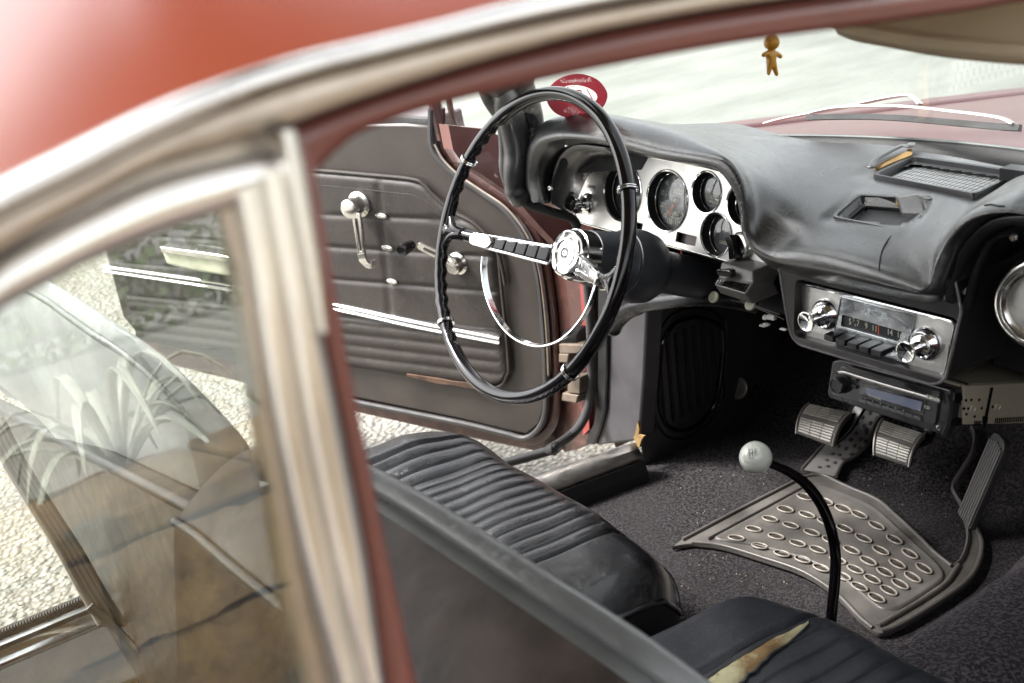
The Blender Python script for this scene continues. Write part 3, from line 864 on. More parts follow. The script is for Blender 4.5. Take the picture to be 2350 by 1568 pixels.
# belt-line sweep and felt
mb = MB()
mb.tube([DF.p(-1.24, .905, -.01), DF.p(-.6, .91, -.01), dp3(985, 283, -.01)], 1.0, 8, flat=(.012, .007), up=DF.z)
mb.build('window_sweep', M['rubber'], door)

# trim panel: pillowed vinyl with seams, flutes below the bright strip
topc = [(-1.22, .812)] + [dpt(*p) for p in [(560, 375), (745, 389), (850, 398), (950, 408), (978, 420), (1005, 448), (1045, 482), (1092, 508), (1130, 545), (1152, 590), (1165, 650), (1171, 740)]]
frontx = dpt(1172, 800)[0]
def ztop(x):
    for (a, b), (c, d) in zip(topc, topc[1:]):
        if a <= x <= c: return b + (d - b) * (x - a) / (c - a)
    return topc[-1][1]
botc = [(-1.22, .36)] + [dpt(*p) for p in [(600, 815), (840, 846), (1000, 873), (1090, 886), (1135, 888), (1160, 878), (1171, 855)]]
def zbot(x):
    for (a, b), (c, d) in zip(botc, botc[1:]):
        if a <= x <= c: return b + (d - b) * (x - a) / (c - a)
    return botc[-1][1]
seams = [dpt(850, 493)[1], dpt(880, 570)[1], dpt(890, 646)[1]]
zs = dpt(950, 738)[1]      # bright strip height
seams_all = sorted(seams + [zs], reverse=True)
vx = dpt(885, 560)[0]
def pil(x, zz):
    """height of the padding at door coordinates x,z"""
    h = .006
    for s_ in seams_all: h -= .0045 * math.exp(-((zz - s_) / .005) ** 2)
    if zz > zs: h -= .0035 * math.exp(-((x - vx - (zz - .6) * .10) / .006) ** 2)
    if zz < zs - .012:
        h += .0035 * abs(math.sin((zs - .012 - zz) / .026 * math.pi)) - .002
    return h
xs = [-1.22 + (frontx + 1.22) * i / 150 for i in range(151)]
mb = MB(); rows = []
for j in range(121):
    v = j / 120; r_ = []
    for x in xs:
        zb, zt = zbot(x), ztop(x); zz = zb + (zt - zb) * v
        e = min(1, min(v, 1 - v) * (zt - zb) / .012, (frontx - x) / .012 + .0)
        r_.append(DF.p(x, zz, .001 + .006 * math.sqrt(max(0, e)) + pil(x, zz) * max(0, min(1, e))))
    rows.append(r_)
mb.grid(rows)
tp = mb.build('trim_panel', M['doorv'], door, smooth=180)
# stitched border: narrow welt following the top and front edges
mb = MB()
wl_ = cr([DF.p(x, ztop(x) - .0, .009) for x in [p[0] for p in topc]] + [DF.p(*dpt(1172, 820), .009), DF.p(*dpt(1168, 858), .009), DF.p(*dpt(1150, 884), .008), DF.p(*dpt(1100, 888), .008)], 6)
mb.tube(wl_, .0035, 8)
mb.tube([DF.p(x, ztop(x) - .030 - .0, .0125) for x in [-1.2 + i * (frontx + 1.16) / 70 for i in range(71)] if x < dpt(1120, 500)[0]], .0012, 6)
mb.build('welt', M['doorv'], tp)
# torn lower edge showing hardboard
mb = MB()
e1 = [(935, 857), (975, 863), (1010, 868), (1040, 874), (1070, 877), (1110, 881), (1128, 883)]
e2 = [(935, 862), (975, 872), (1010, 880), (1040, 882), (1070, 889), (1110, 893), (1128, 890)]
mb.grid([[dp3(x, y, .0125) for x, y in e1], [dp3(x, y, .011) for x, y in e2]])
mb.build('torn_edge', simple('torn_hardboard', (.13, .075, .05), .9, var=.5), tp, solid=.003, smooth=0, label='torn lower edge showing bare hardboard')
# bright strips
mb = MB()
def strip(P, c, h1=.0055):
    q = [dp3(x, y, c) for x, y in P]
    return q
zc = lambda x, y: dp3(x, y, .012)
mb.tube(cr([dp3(240, 612, .012), dp3(540, 655, .012), dp3(791, 704, .012), dp3(950, 738, .012), dp3(1148, 776, .012)], 6), 1.0, 10, flat=(.0045, .006), up=DF.z)
mb.tube(cr([dp3(240, 622, .012), dp3(540, 667, .012), dp3(791, 714, .012), dp3(950, 749, .012), dp3(1148, 787, .012)], 6), 1.0, 10, flat=(.0045, .006), up=DF.z)
mb.build('trim_strip', M['chrome'], door)
# oval buttons
for x, y in [(875, 495), (889, 569), (900, 646)]:
    mb = MB(); a, b = DF.at(x, y, .014)
    f2 = Fr(DF.p(a, b, .012), DF.x * 1 + V((0, 0, -.08)), (0, 0, 1))
    mb.plate(f2, [circ(0, 0, .0135, 28, .0055)], .004, .004, 0, .0015)
    mb.plate(f2, [circ(0, 0, .009, 24, .0010)], .002, .005, 0, .0005)
    mb.build('button', M['chromeold'], tp)
# door handle lever
hc = dp3(826, 466, .03)
mb = MB()
mb.lathe(dp3(826, 468, .012), DF.z, [(.026, 0), (.026, .004), (.020, .007), (.019, .020), (.020, .030), (.0185, .037), (.015, .039)], 36)
h0 = mb.build('door_handle', M['chromeold'], door)
def slot_lever(mb, A, B, w0, w1, th, up, slot=True):
    """a tapered lever with a long slot"""
    A, B = V(A), V(B); d = (B - A); L = d.length; f2 = Fr(A, d, V(up).cross(d))
    out = [(0, -w0), (L * .5, -(w0 + w1) / 2), (L, -w1), (L + w1 * .8, 0), (L, w1), (L * .5, (w0 + w1) / 2), (0, w0)]
    hole = quadround([(L * .12, -w0 * .35), (L * .86, -w1 * .35), (L * .86, w1 * .35), (L * .12, w0 * .35)], .002, 3)
    mb.plate(f2, [quadround(out, .004, 3)] + ([hole] if slot else []), th, th / 2, 0, .001)
mb = MB()
slot_lever(mb, dp3(818, 488, .045), dp3(832, 590, .045), .0105, .0085, .006, DF.z)
mb.sweep(cr([dp3(829, 582, .046), dp3(835, 598, .045), dp3(845, 606, .036), dp3(860, 606, .026)], 5), [(-.009, -.002), (.009, -.002), (.009, .003), (-.009, .003)], DF.z)
mb.build('lever', M['chromeold'], h0)
# window crank
mb = MB()
mb.lathe(dp3(1052, 604, .010), DF.z, [(.022, 0), (.022, .004), (.017, .008), (.016, .022), (.012, .026)], 32)
c0 = mb.build('window_crank', M['chromeold'], door)
mb = MB()
slot_lever(mb, dp3(1046, 604, .034), dp3(962, 563, .050), .0095, .0075, .006, DF.z)
mb.build('crank_arm', M['chromeold'], c0)
mb = MB()
kk = dp3(945, 562, .050)
mb.lathe(kk, DF.z, [(.009, 0), (.011, .01), (.012, .022), (.0125, .030), (.011, .034), (.009, .0335)], 24)
mb.build('crank_knob', M['gloss'], c0)
# pale arm rest at the rear of the door
mb = MB()
P = [dp3(402, 556, .012), dp3(415, 592, .012), dp3(470, 606, .012), dp3(560, 620, .012), dp3(640, 630, .012), dp3(650, 600, .012), dp3(560, 580, .012), dp3(480, 568, .012)]
mb.prism(P, DF.z * .045)
ar = mb.build('arm_rest', M['cream'], door, bevel=.006, bseg=3)
mb = MB()
mb.prism([dp3(x, y, .020) for x, y in [(399, 552), (480, 563), (560, 574), (652, 592), (652, 602), (560, 588), (482, 577), (404, 566)]], DF.z * .044)
mb.build('arm_rest_cap', M['chromeold'], ar, bevel=.002)
# red pencil-thin crack-like seam of the door casing seen through the glass: hinge side hardware instead
for P, nm in (([(1282, 790), (1345, 792), (1345, 812), (1284, 812)], 'a'), ([(1282, 812), (1304, 813), (1302, 834), (1282, 832)], 'b'), ([(1303, 862), (1330, 866), (1330, 905), (1302, 902)], 'c'), ([(1290, 902), (1326, 908), (1322, 926), (1288, 920)], 'd')):
    mb = MB(); mb.prism([at(x, y, Y=.30) for x, y in P], (0, .03, 0)); mb.build('hinge', M['hinge'], door, bevel=.002)

# ------------------------------------------------------------------ hinge pillar, seals, sill, kick panel
mb = MB()
mb.prism([at(x, y, Y=.345) for x, y in [(1225, 478), (1190, 440), (1300, 440), (1360, 470), (1372, 1000), (1330, 1030), (1296, 1038), (1270, 1000), (1272, 800), (1262, 620)]], (0, .04, 0))
hp = mb.build('hinge_pillar', M['redjamb'], CAR, smooth=0)
mb = MB()
mb.prism([at(x, y, Y=.335) for x, y in [(1330, 640), (1352, 640), (1352, 985), (1338, 1000), (1333, 930), (1340, 800)]], (0, .01, 0))
mb.build('pillar_edge', simple('bright_red_edge', (.26, .04, .035), .4, coat=.4), hp, smooth=0)
for x, y in [(1273, 505), (1291, 526)]:
    mb = MB(); mb.lathe(at(x, y, Y=.345), (0, -1, 0), [(.012, 0), (.012, .003), (.008, .005)], 20)
    f2 = Fr(at(x, y, Y=.34), (1, 0, .3), (0, 0, 1)); 
    mb.box(f2, -.006, .006, -.0012, .0012, -.001, .0015, 1); mb.box(f2, -.0012, .0012, -.006, .006, -.0012, .0014, 1)
    mb.build('screw', [M['redjamb'], M['ink']], hp)
mb = MB()   # ribbed check-strap boot
for k in range(6):
    p = at(1306 + k * 6, 778 - k * 1.2, Y=.325); mb.lathe(p, (1, 0, 0), [(.016, -.003), (.020, 0), (.016, .003)], 20)
mb.build('rubber_boot', M['rubber'], hp)
SX = -.655
mb = MB()
sl = cr([at(1342, 600, Y=.33), at(1352, 700, Y=.33), at(1357, 800, Y=.33), at(1357, 880, Y=.325), at(1350, 935, Y=.315), at(1332, 975, Y=.295), at(1305, 1003, Y=.265), at(1262, 1030, Z=.37), at(1215, 1048, Z=.362), V((-.80, -.3, .36)), V((-.82, -.9, .36))], 8)
mb.tube(sl, .0085, 12)
mb.build('door_opening_seal', M['braid'], CAR)
# grey kick trim, black welt
mb = MB()
mb.prism([at(x, y, Y=.335) for x, y in [(1388, 700), (1400, 560), (1492, 560), (1483, 730), (1477, 860), (1466, 1002), (1455, 1012), (1366, 1022), (1388, 950), (1393, 850)]], (.01, .03, 0))
kt = mb.build('post_trim', simple('grey_post_trim', (.055, .052, .057), .5, bump=.15, var=.2), CAR, smooth=30, bevel=.004)
mb = MB()
mb.prism([at(x, y, Y=.328) for x, y in [(1372, 560), (1396, 560), (1392, 850), (1389, 940), (1376, 990), (1362, 1022), (1342, 1018), (1362, 970), (1370, 900)]], (0, .02, 0))
mb.build('post_welt', M['black'], kt, bevel=.003)
mb = MB()
mb.prism([at(x, y, Y=.325) for x, y in [(1463, 968), (1467, 985), (1465, 997), (1477, 1001), (1471, 1012), (1467, 1026), (1460, 1030), (1458, 1014), (1453, 1006), (1458, 994)]], (.001, .004, 0))
mb.build('torn_foam', M['foam'], kt, smooth=0, label='torn corner with yellow foam')
# sill plates along the driver side
def sillmb(mb, x0, x1, y0, y1, z):
    prof = [(x0, z - .035), (x0, z - .004), (x0 + .006, z), (x1 - .05, z + .002), (x1 - .02, z + .004), (x1 - .006, z), (x1, z - .010), (x1 - .003, z - .03)]
    mb.grid([[V((x, y, zz)) for x, zz in prof] for y in (y0, y0 + .01, y1 - .01, y1)])
mb = MB()
def run(p_front, p_rear): return [p_rear.lerp(p_front, t) for t in (0, .3, .55, .75, .9, .97, 1)]
r0 = run(at(1455, 1015, Z=.345), V((-.74, -.38, .345)))
r1 = run(at(1466, 1030, Z=.345), V((-.70, -.38, .345)))
r2 = run(at(1474, 1042, Z=.334), V((-.67, -.38, .334)))
r0b = [p.lerp(q, .35) + V((0, 0, .004)) for p, q in zip(r0, r1)]
r3 = [p + V((.002, 0, -.012)) for p in r2]
mb.grid([[p + V((-.012, 0, -.03)) for p in r0], r0, r0b, r1, r2, r3])
mb.build('sill_plate', M['sill'], CAR, smooth=50, solid=.003)
xa, xb = at(120, 1395, Z=.35).x, at(150, 1452, Z=.345).x
mb = MB()   # bright outer sill moulding
mb.grid([[V((x, y, z)) for y in (-2.0, -1.0, -.5, -.42)] for x, z in [(xa - .01, .27), (xa - .004, .335), (xa + .006, .350), (xa + .014, .351), (xa + .019, .344), (xa + .026, .348), (xb - .012, .352), (xb, .340), (xb + .004, .30)]])
bx = Fr((0, 0, 0), (1, 0, 0), (0, 1, 0))
mb.build('sill_moulding', M['chrome'], CAR, smooth=50, solid=.003)
mb = MB(); mb.box(bx, xb + .006, -.60, -1.6, -.40, .20, .336); mb.build('rear_side_trim', M['matte'], CAR, bevel=.006)
mb = MB()   # inner rocker, dark
mb.grid([r3, [p + V((.006, 0, -.02)) for p in r3], [p + V((.012, 0, -.12)) for p in r3]])
rk = mb.build('rocker', M['matte'], CAR, smooth=0, solid=.004)
rnd = random.Random(5); mb = MB()
for k in range(26):
    x, y = rnd.uniform(1375, 1450), rnd.uniform(1088, 1152); c = at(x, y, X=-.604); s_ = rnd.uniform(.002, .007)
    mb.prism([c + V((.001, s_ * math.cos(a) * rnd.uniform(.5, 1.3), s_ * math.sin(a) * rnd.uniform(.5, 1.8))) for a in (0, 1.2, 2.4, 3.7, 5)], (.0008, 0, 0))
mb.build('torn_lining', simple('rusty_lining', (.07, .04, .022), .95, var=.6), rk, smooth=0, label='torn rusty lining')
# kick panel with oval speaker opening
mb = MB()
mb.grid([[V((-.632, y, z)) for y in (.34, .45, .55, .66, .80)] for z in (.20, .35, .5, .65, .78)])
kp = mb.build('kick_panel', simple('dark_kick_panel', (.035, .033, .033), .4, bump=.1), CAR, solid=.004)
KF = Fr((-.628, .45, .45), (0, 1, 0), (0, 0, 1))
if KF.z.x < 0: KF = Fr((-.628, .45, .45), (0, -1, 0), (0, 0, 1))
ovp = [KF.at(x, y) for x, y in [(1548, 740), (1522, 775), (1513, 808), (1510, 860), (1510, 913), (1517, 955), (1538, 982), (1575, 985), (1612, 960), (1640, 915), (1652, 840), (1655, 780), (1645, 745), (1600, 728)]]
ovl = cr([KF.p(a, b, .004) for a, b in ovp], 6, True)
mb = MB(); mb.tube(ovl, .004, 10, closed=True)
mb.tube([p + (p - sum(ovl, V((0, 0, 0))) / len(ovl)) * .16 + V((-.004, 0, 0)) for p in ovl], .0022, 8, closed=True)
mb.build('speaker_rim', M['gloss'], kp)
mb = MB()
cx = sum(p[0] for p in ovp) / len(ovp); cy = sum(p[1] for p in ovp) / len(ovp)
for k in range(9):
    a = cx - .085 + k * .021; mb.box(KF, a, a + .006, cy - .08, cy + .085, .001, .005)
mb.build('speaker_grille', M['black'], kp, bevel=.001)

# ------------------------------------------------------------------ carpets
mb = MB()
def floorz(x, y):
    z = .281 + .003 * math.sin(x * 9) * math.sin(y * 7)
    # toe board
    if y > .60: z += (y - .60) * 1.15 + (.9 * max(0, y - .72))
    # tunnel
    u = (x - .115) / .12
    return z
rows = []
for j in range(60):
    y = -.70 + 1.55 * j / 59
    rows.append([V((-.63 + .66 * i / 40, y, floorz(-.63 + .66 * i / 40, y))) for i in range(41)])
mb.grid(rows)
cp = mb.build('carpet', M['carpet'], CAR, smooth=180, subsurf=0)
BV_FL = BVHTree.FromPolygons([tuple(p) for p in mb.v], mb.f)
# tunnel carpet
mb = MB(); rows = []
for j in range(60):
    y = -.75 + 1.6 * j / 59
    r_ = []
    for i in range(33):
        a = math.pi * i / 32
        hgt = .095 + .02 * math.sin(y * 5 + .4) + .35 * max(0, y - .60) - .02 * math.exp(-((y - .45) / .03) ** 2)
        r_.append(V((.165 - math.cos(a) * (.145 + .035 * max(0, (y - .35) * 4)), y, .262 + hgt * math.sin(a) ** .8)))
    rows.append(r_)
mb.grid(rows)
tn = mb.build('tunnel_carpet', carpet('tunnel_loop_carpet', (.045, .040, .046), 200, 1.0), CAR, smooth=180)
BV_TN = BVHTree.FromPolygons([tuple(p) for p in mb.v], mb.f)
mb = MB()
mb.grid([[V((x, y, .262 + (max(0, y - .6) * 1.2))) for x in (.25, .45, .62)] for y in (-.75, .2, .6, .85)])
mb.build('carpet', M['carpet'], CAR, solid=.01)
# firewall above toe board
mb = MB()
mb.grid([[V((x, y, z)) for x in (-.64, -.3, 0, .3, .64)] for y, z in ((.78, .44), (.80, .6), (.80, .80))])
mb.build('firewall', M['carpet'], CAR, solid=.01)
# rear well: floor carpet and dark rear seat
mb = MB()
mb.grid([[V((x, y, .262)) for x in (-.62, 0, .62)] for y in (-1.2, -.69)])
mb.build('rear_carpet', M['carpet2'], CAR, solid=.01)
mb = MB(); rows = []
for j in range(16):
    y = -1.15 + .28 * j / 15; e = j / 15
    rows.append([V((x, y, .42 - .09 * max(0, e - .6) ** 1.2 - .16 * (1 if j == 15 else 0))) for x in [-.6 + 1.2 * i / 20 for i in range(21)]])
mb.grid(rows)
mb.build('rear_seat', M['seat'], CAR, smooth=60, solid=.02)
mb = MB()
mb.grid([[V((x, y, z)) for x in (-.6, 0, .6)] for y, z in ((-1.14, .40), (-1.3, .7), (-1.35, .88), (-1.9, .9))])
mb.build('rear_backrest', M['seat'], CAR, smooth=40, solid=.02)
for sgn in (-1, 1):
    mb = MB()
    mb.grid([[V((sgn * xx, y, zz)) for xx, zz in ((.64, .26), (.66, .5), (.66, .84), (.70, .88), (.80, .85), (.82, .55), (.80, .28))] for y in (-2.0, -1.25, -.92)])
    mb.build('rear_quarter', [M['redjamb'] if sgn < 0 else M['red']], CAR, smooth=40, solid=.005)
    mb = MB(); mb.tube(cr([V((sgn * .66, -2.0, .9)), V((sgn * .60, -1.8, 1.08)), V((sgn * .525, -1.45, 1.17)), V((sgn * .52, -1.3, 1.19))], 6), .03, 10)
    mb.build('rear_pillar', M['red'], CAR)
# passenger-side door skin below the open window (closed door, out of frame)
mb = MB()
mb.grid([[V((x, y, z)) for y in (-.92, -.4, .17)] for x, z in ((.66, .30), (.66, .80), (.68, .82), (.70, .85), (.79, .82), (.82, .60), (.80, .28))])
mb.build('passenger_door', [M['red']], CAR, smooth=40, solid=.006)

# ------------------------------------------------------------------ seats
def cushion(name, mat, x0, x1, yb, yf, z0, crown, parent, npl, px0, px1, outb=False):
    """Bucket cushion. x0/x1 sides, yb back, yf front. Pleats between px0..px1."""
    mb = MB(); NX, NY = 460, 70; rows = []
    cxm = (x0 + x1) / 2; hx = (x1 - x0) / 2; cym = (yb + yf) / 2; hy = (yf - yb) / 2
    for j in range(NY + 1):
        v = -1 + 2 * j / NY
        r_ = []
        for i in range(NX + 1):
            u = -1 + 2 * i / NX
            # super-ellipse plan: narrow the corners
            k = (1 - abs(v) ** 6 * .10); kk = (1 - abs(u) ** 7 * .10 * (1 if v > 0 else .6))
            x = cxm + hx * u * k; y = cym + hy * v * kk
            z = z0 + crown * (1 - abs(u) ** 2.6) * .5 + crown * (1 - abs(v) ** 3.0) * .5
            if outb: z += .026 * max(0, min(1, (-.47 - x) / .08)) * (1 - max(0, (-.57 - x) / .06) ** 2 * .5) * (1 if v < .5 else max(0, 1 - (v - .5) * 1.3))
            z -= .055 * max(0, (abs(v) - .72) / .28) ** 2.2 * (1 if v > 0 else .4)
            z -= .030 * max(0, (abs(u) - .86) / .14) ** 2.2
            if px0 < x < px1 and v < .80:
                t = (x - px0) / (px1 - px0) * npl
                z += .0030 * abs(math.sin(t * math.pi)) ** .6 - .003 - .0035 * math.exp(-((t - round(t)) * (px1 - px0) / npl / .0016) ** 2)
            for s_ in (px0, px1):
                z -= .007 * math.exp(-((x - s_) / .0045) ** 2)
            z += .0025 * math.sin(x * 37 + y * 23) * math.sin(y * 31 - x * 11)
            r_.append(V((x, y, z)))
        rows.append(r_)
    mb.grid(rows)
    # skirt
    per = [rows[0][i] for i in range(NX + 1)] + [rows[j][NX] for j in range(1, NY + 1)] + [rows[NY][i] for i in range(NX - 1, -1, -1)] + [rows[j][0] for j in range(NY - 1, 0, -1)]
    c = V((cxm, cym, 0))
    per = per[::2]
    sk = []
    for dz, k in ((0, 1), (-.02, 1.004), (-.06, 1.0), (-.12, .985), (-.22, .95)):
        sk.append([V((c.x + (p.x - c.x) * k, c.y + (p.y - c.y) * k, p.z + dz)) for p in per])
    o = mb.build(name, mat, parent, smooth=180)
    mb2 = MB(); mb2.grid(sk, closeu=True)
    s_ = mb2.build('side_panel', M['matte'] if name == 'cushion' else mat, o, smooth=60)
    mb3 = MB(); mb3.tube(sk[0][::2], .0042, 8, closed=True)
    mb3.build('piping', mat, o, smooth=180)
    bv = BVHTree.FromPolygons([tuple(p) for p in mb.v], mb.f)
    return o, bv
ds = empty('front_seat', (0, 0, 0)); ds.parent = CAR; ds['_base'] = (0, 0, 0); ds['label'] = 'driver seat with pleated black leather cushion'
cu, _ = cushion('cushion', M['seat'], -.640, -.082, -.50, -.002, .490, .034, ds, 14, -.545, -.195, outb=True)
ps = empty('front_seat', (0, 0, 0)); ps.parent = CAR; ps['_base'] = (0, 0, 0); ps['label'] = 'passenger seat with split cushion seam'
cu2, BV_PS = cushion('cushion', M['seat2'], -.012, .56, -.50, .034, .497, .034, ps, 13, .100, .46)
def foam_mat():
    t = NT('stained_foam'); n = t.noise(60, 6, .7); c = t.mix(t.ramp(t.noise(16, 5), [(.5, 0.0), (.62, 1.0)]), (.72, .66, .40), (.34, .22, .10))
    c = t.mix(t.ramp(n, [(.58, 0.0), (.66, 1.0)]), c, (.12, .08, .04)); t.set(Base_Color=c, Roughness=.95); t.bump(n, 1.0, .003); return t.m
FOAMM = foam_mat()
# split seam showing cream foam
mb = MB()
s1 = [(1855, 1433), (1810, 1452), (1750, 1482), (1690, 1518), (1640, 1548), (1600, 1580), (1560, 1615)]
s2 = [(1856, 1438), (1815, 1474), (1770, 1510), (1730, 1545), (1700, 1578), (1670, 1610), (1650, 1640)]
A_ = cr([at(x, y, bvh=BV_PS, off=.0015) for x, y in s1], 4); B_ = cr([at(x, y, bvh=BV_PS, off=.0015) for x, y in s2], 4)
B_ = [b + (a - b) * random.uniform(-.06, .10) for a, b in zip(A_, B_)]
rows = [[A_[i].lerp(B_[i], t) + V((0, 0, .0035 * math.sin(math.pi * t) ** .5 + random.uniform(-.0012, .0012))) for i in range(len(A_))] for t in [k / 8 for k in range(9)]]
mb.grid(rows)
mb.build('split_foam', FOAMM, cu2, smooth=60, label='split seam showing cream foam')
mb = MB(); mb.tube([p + V((0, 0, .001)) for p in A_], .0018, 6); mb.tube([p + V((0, 0, .001)) for p in B_], .0016, 6)
mb.build('split_edge', M['seat2'], cu2, smooth=180)

def backrest(parent, topF, topB, low, mat, nm='backrest'):
    """Seat back: front-top roll line, rear-top crease line, lower edge."""
    mb = MB(); rows = []
    f_ = cr(topF, 8); b_ = cr(topB, 8); l_ = cr(low, 8)
    n = len(f_)
    front = [p + V((0, .035, -.30)) for p in f_]
    prof = []
    for i in range(n):
        p, q, l = f_[i], b_[i], l_[i]
        m = p.lerp(q, .5) + V((0, 0, .014))
        m1 = p.lerp(q, .22) + V((0, 0, .010)); m2 = p.lerp(q, .8) + V((0, 0, .008))
        prof.append([front[i], p + V((0, .018, -.06)), p + V((0, .012, -.02)), p, m1, m, m2, q, q + V((0, -.004, -.012)), q.lerp(l, .25), q.lerp(l, .6), l])
    rows = prof
    mb.grid([r_[:5] for r_ in rows]); mb.grid([r_[4:] for r_ in rows], 1)
    base = 0
    m_ = len(prof[0])
    mb.add(prof[0], [tuple(range(m_))], 1); mb.add(prof[-1], [tuple(range(m_))[::-1]], 1)
    o = mb.build(nm, mat, parent, smooth=60, subsurf=1)
    mb = MB(); mb.tube([p + V((0, 0, .001)) for p in b_], .0045, 8)
    mb.build('piping', M['seatback'], o, smooth=180)
    return o
# passenger backrest
pF = [at(618, 1012, Z=.85), at(700, 1035, Z=.85), at(800, 1075, Z=.85), at(930, 1145, Z=.85), at(1080, 1240, Z=.85), at(1250, 1352, Z=.85), at(1400, 1450, Z=.845), at(1500, 1520, Z=.84), at(1640, 1625, Z=.82), at(1790, 1760, Z=.79)]
pB = [at(400, 1200, Z=.80), at(450, 1232, Z=.80), at(540, 1310, Z=.80), at(720, 1455, Z=.80), at(850, 1560, Z=.80), at(1000, 1690, Z=.80), at(1100, 1780, Z=.80), at(1200, 1860, Z=.795), at(1320, 1960, Z=.78), at(1450, 2080, Z=.76)]
pL = [p + V((.0, -.10, -.46)) for p in pB]
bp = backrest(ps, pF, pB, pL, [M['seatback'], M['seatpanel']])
# pale rolled welt along its upper front edge
mb = MB(); mb.tube(cr(pF, 8), 1.0, 12, flat=(.011, .010), up=(0, 0, 1)); mb.build('edge_roll', M['seatback'], bp, smooth=180)
# driver backrest
dF = [at(-60, 585, Z=.90), at(60, 625, Z=.90), at(197, 702, Z=.895), at(281, 756, Z=.89), at(380, 823, Z=.88), at(440, 879, Z=.87), at(490, 930, Z=.86), at(530, 975, Z=.84)]
dB = [at(-70, 600, Z=.885), at(84, 677, Z=.885), at(150, 722, Z=.885), at(211, 765, Z=.882), at(267, 800, Z=.875), at(309, 832, Z=.868), at(370, 885, Z=.855), at(425, 945, Z=.835)]
dL = [at(x, y, Z=z) for x, y, z in [(-90, 830, .70), (0, 884, .70), (105, 979, .66), (165, 1060, .62), (230, 1130, .60), (300, 1200, .58), (400, 1300, .56), (520, 1420, .54)]]
bd = backrest(ds, dF, dB, dL, [M['seatsheen'], M['seatsheen']])
mb = MB()
lowp = [(-80, 900), (0, 1045), (62, 1150), (150, 1290), (235, 1450), (300, 1560), (360, 1700)]
P = [at(x, y, Y=-.585) for x, y in lowp]
mb.prism(P + [V((-.09, -.585, .34)), V((-.10, -.575, .80))], (0, .03, 0))
mb.build('rear_panel', M['black'], bd, smooth=30, bevel=.008)
# seat belt webbing hanging beside the driver backrest
def webm():
    t = NT('belt_webbing'); wv = t.n('ShaderNodeTexWave', wave_type='BANDS', bands_direction='X'); wv.inputs['Scale'].default_value = 60
    t.L(t.tc.outputs['UV'] if False else t.tc.outputs['Object'], wv.inputs[0])
    t.set(Base_Color=t.mix(wv.outputs[1], (.30, .26, .215), (.52, .47, .41)), Roughness=.55); t.bump(wv.outputs[1], .5, .001); return t.m
mb = MB()
sA = [(-60, 950), (0, 1062), (60, 1160), (120, 1255), (170, 1345), (205, 1405), (225, 1440)]
sB = [(10, 960), (62, 1062), (130, 1170), (190, 1262), (240, 1350), (272, 1400), (300, 1440)]
a_ = cr([at(x, y, X=-.60) for x, y in sA], 6); b_ = cr([at(x, y, X=-.575) for x, y in sB], 6)
mb.grid([[a_[i].lerp(b_[i], k / 6) + V((.0015 * (k % 2), 0, .0015 * (k % 2))) for i in range(len(a_))] for k in range(7)])
sb = mb.build('seat_belt', webm(), ds, solid=.0016, smooth=180)
mb = MB()
mb.tube(cr([at(205, 1392, X=-.585), at(226, 1408, X=-.58), at(262, 1440, X=-.57), at(310, 1490, X=-.55), at(352, 1530, X=-.53), at(410, 1600, X=-.50)], 6), 1.0, 8, flat=(.005, .009), up=(.3, 0, 1))
mb.build('belt_fold', M['seatback'], sb)
# ------------------------------------------------------------------ dashboard pad
U = [(1222,455),(1203,400),(1215,325),(1262,297),(1340,296),(1439,310),(1521,331),(1631,350),(1672,366),(1699,399),(1721,448),(1729,503),(1743,538),(1767,558),(1795,566),(1835,568),(1893,577),(1998,602),(2080,626),(2122,640),(2140,622),(2148,585),(2172,540),(2207,500),(2250,477),(2310,468),(2370,474)]
E_ = [(1252,462),(1240,400),(1262,342),(1310,325),(1370,328),(1439,345),(1521,366),(1631,384),(1658,400),(1683,433),(1699,476),(1704,530),(1713,558),(1735,582),(1780,607),(1850,628),(1930,645),(2010,661),(2085,676),(2135,682),(2162,668),(2183,612),(2205,560),(2240,520),(2275,497),(2330,488),(2390,495)]
I_ = [(1300,475),(1330,425),(1378,380),(1415,356),(1440,352),(1475,358),(1530,368),(1635,388),(1664,402),(1689,436),(1705,480),(1712,535),(1722,566),(1742,592),(1784,622),(1850,642),(1930,662),(2010,680),(2085,694),(2140,700),(2190,700),(2225,640),(2248,590),(2275,555),(2300,530),(2345,515),(2400,520)]
UY = [.165]*6 + [.165,.165,.165,.165,.165,.165,.165,.165,.165,.16,.155,.15,.15,.15,.155,.16,.165,.165,.165,.165,.165]
B_ = [V((-.66,.34,.85)),V((-.655,.33,.865)),V((-.64,.31,.88)),V((-.61,.31,.892)),V((-.54,.335,.90))] + \
     [at(x, y, Z=.902) for x, y in [(1500,286),(1560,285),(1640,283),(1690,285),(1725,292),(1770,303),(1810,313),(1840,320),(1870,324),(1905,327),(1945,329),(1990,331),(2040,334),(2090,342),(2130,349),(2165,355),(2195,361),(2225,367),(2260,374),(2300,382),(2345,391),(2410,404)]]
NS = len(U)
assert len(E_) == NS and len(I_) == NS and len(B_) == NS, (len(U), len(E_), len(I_), len(B_))
stations = []
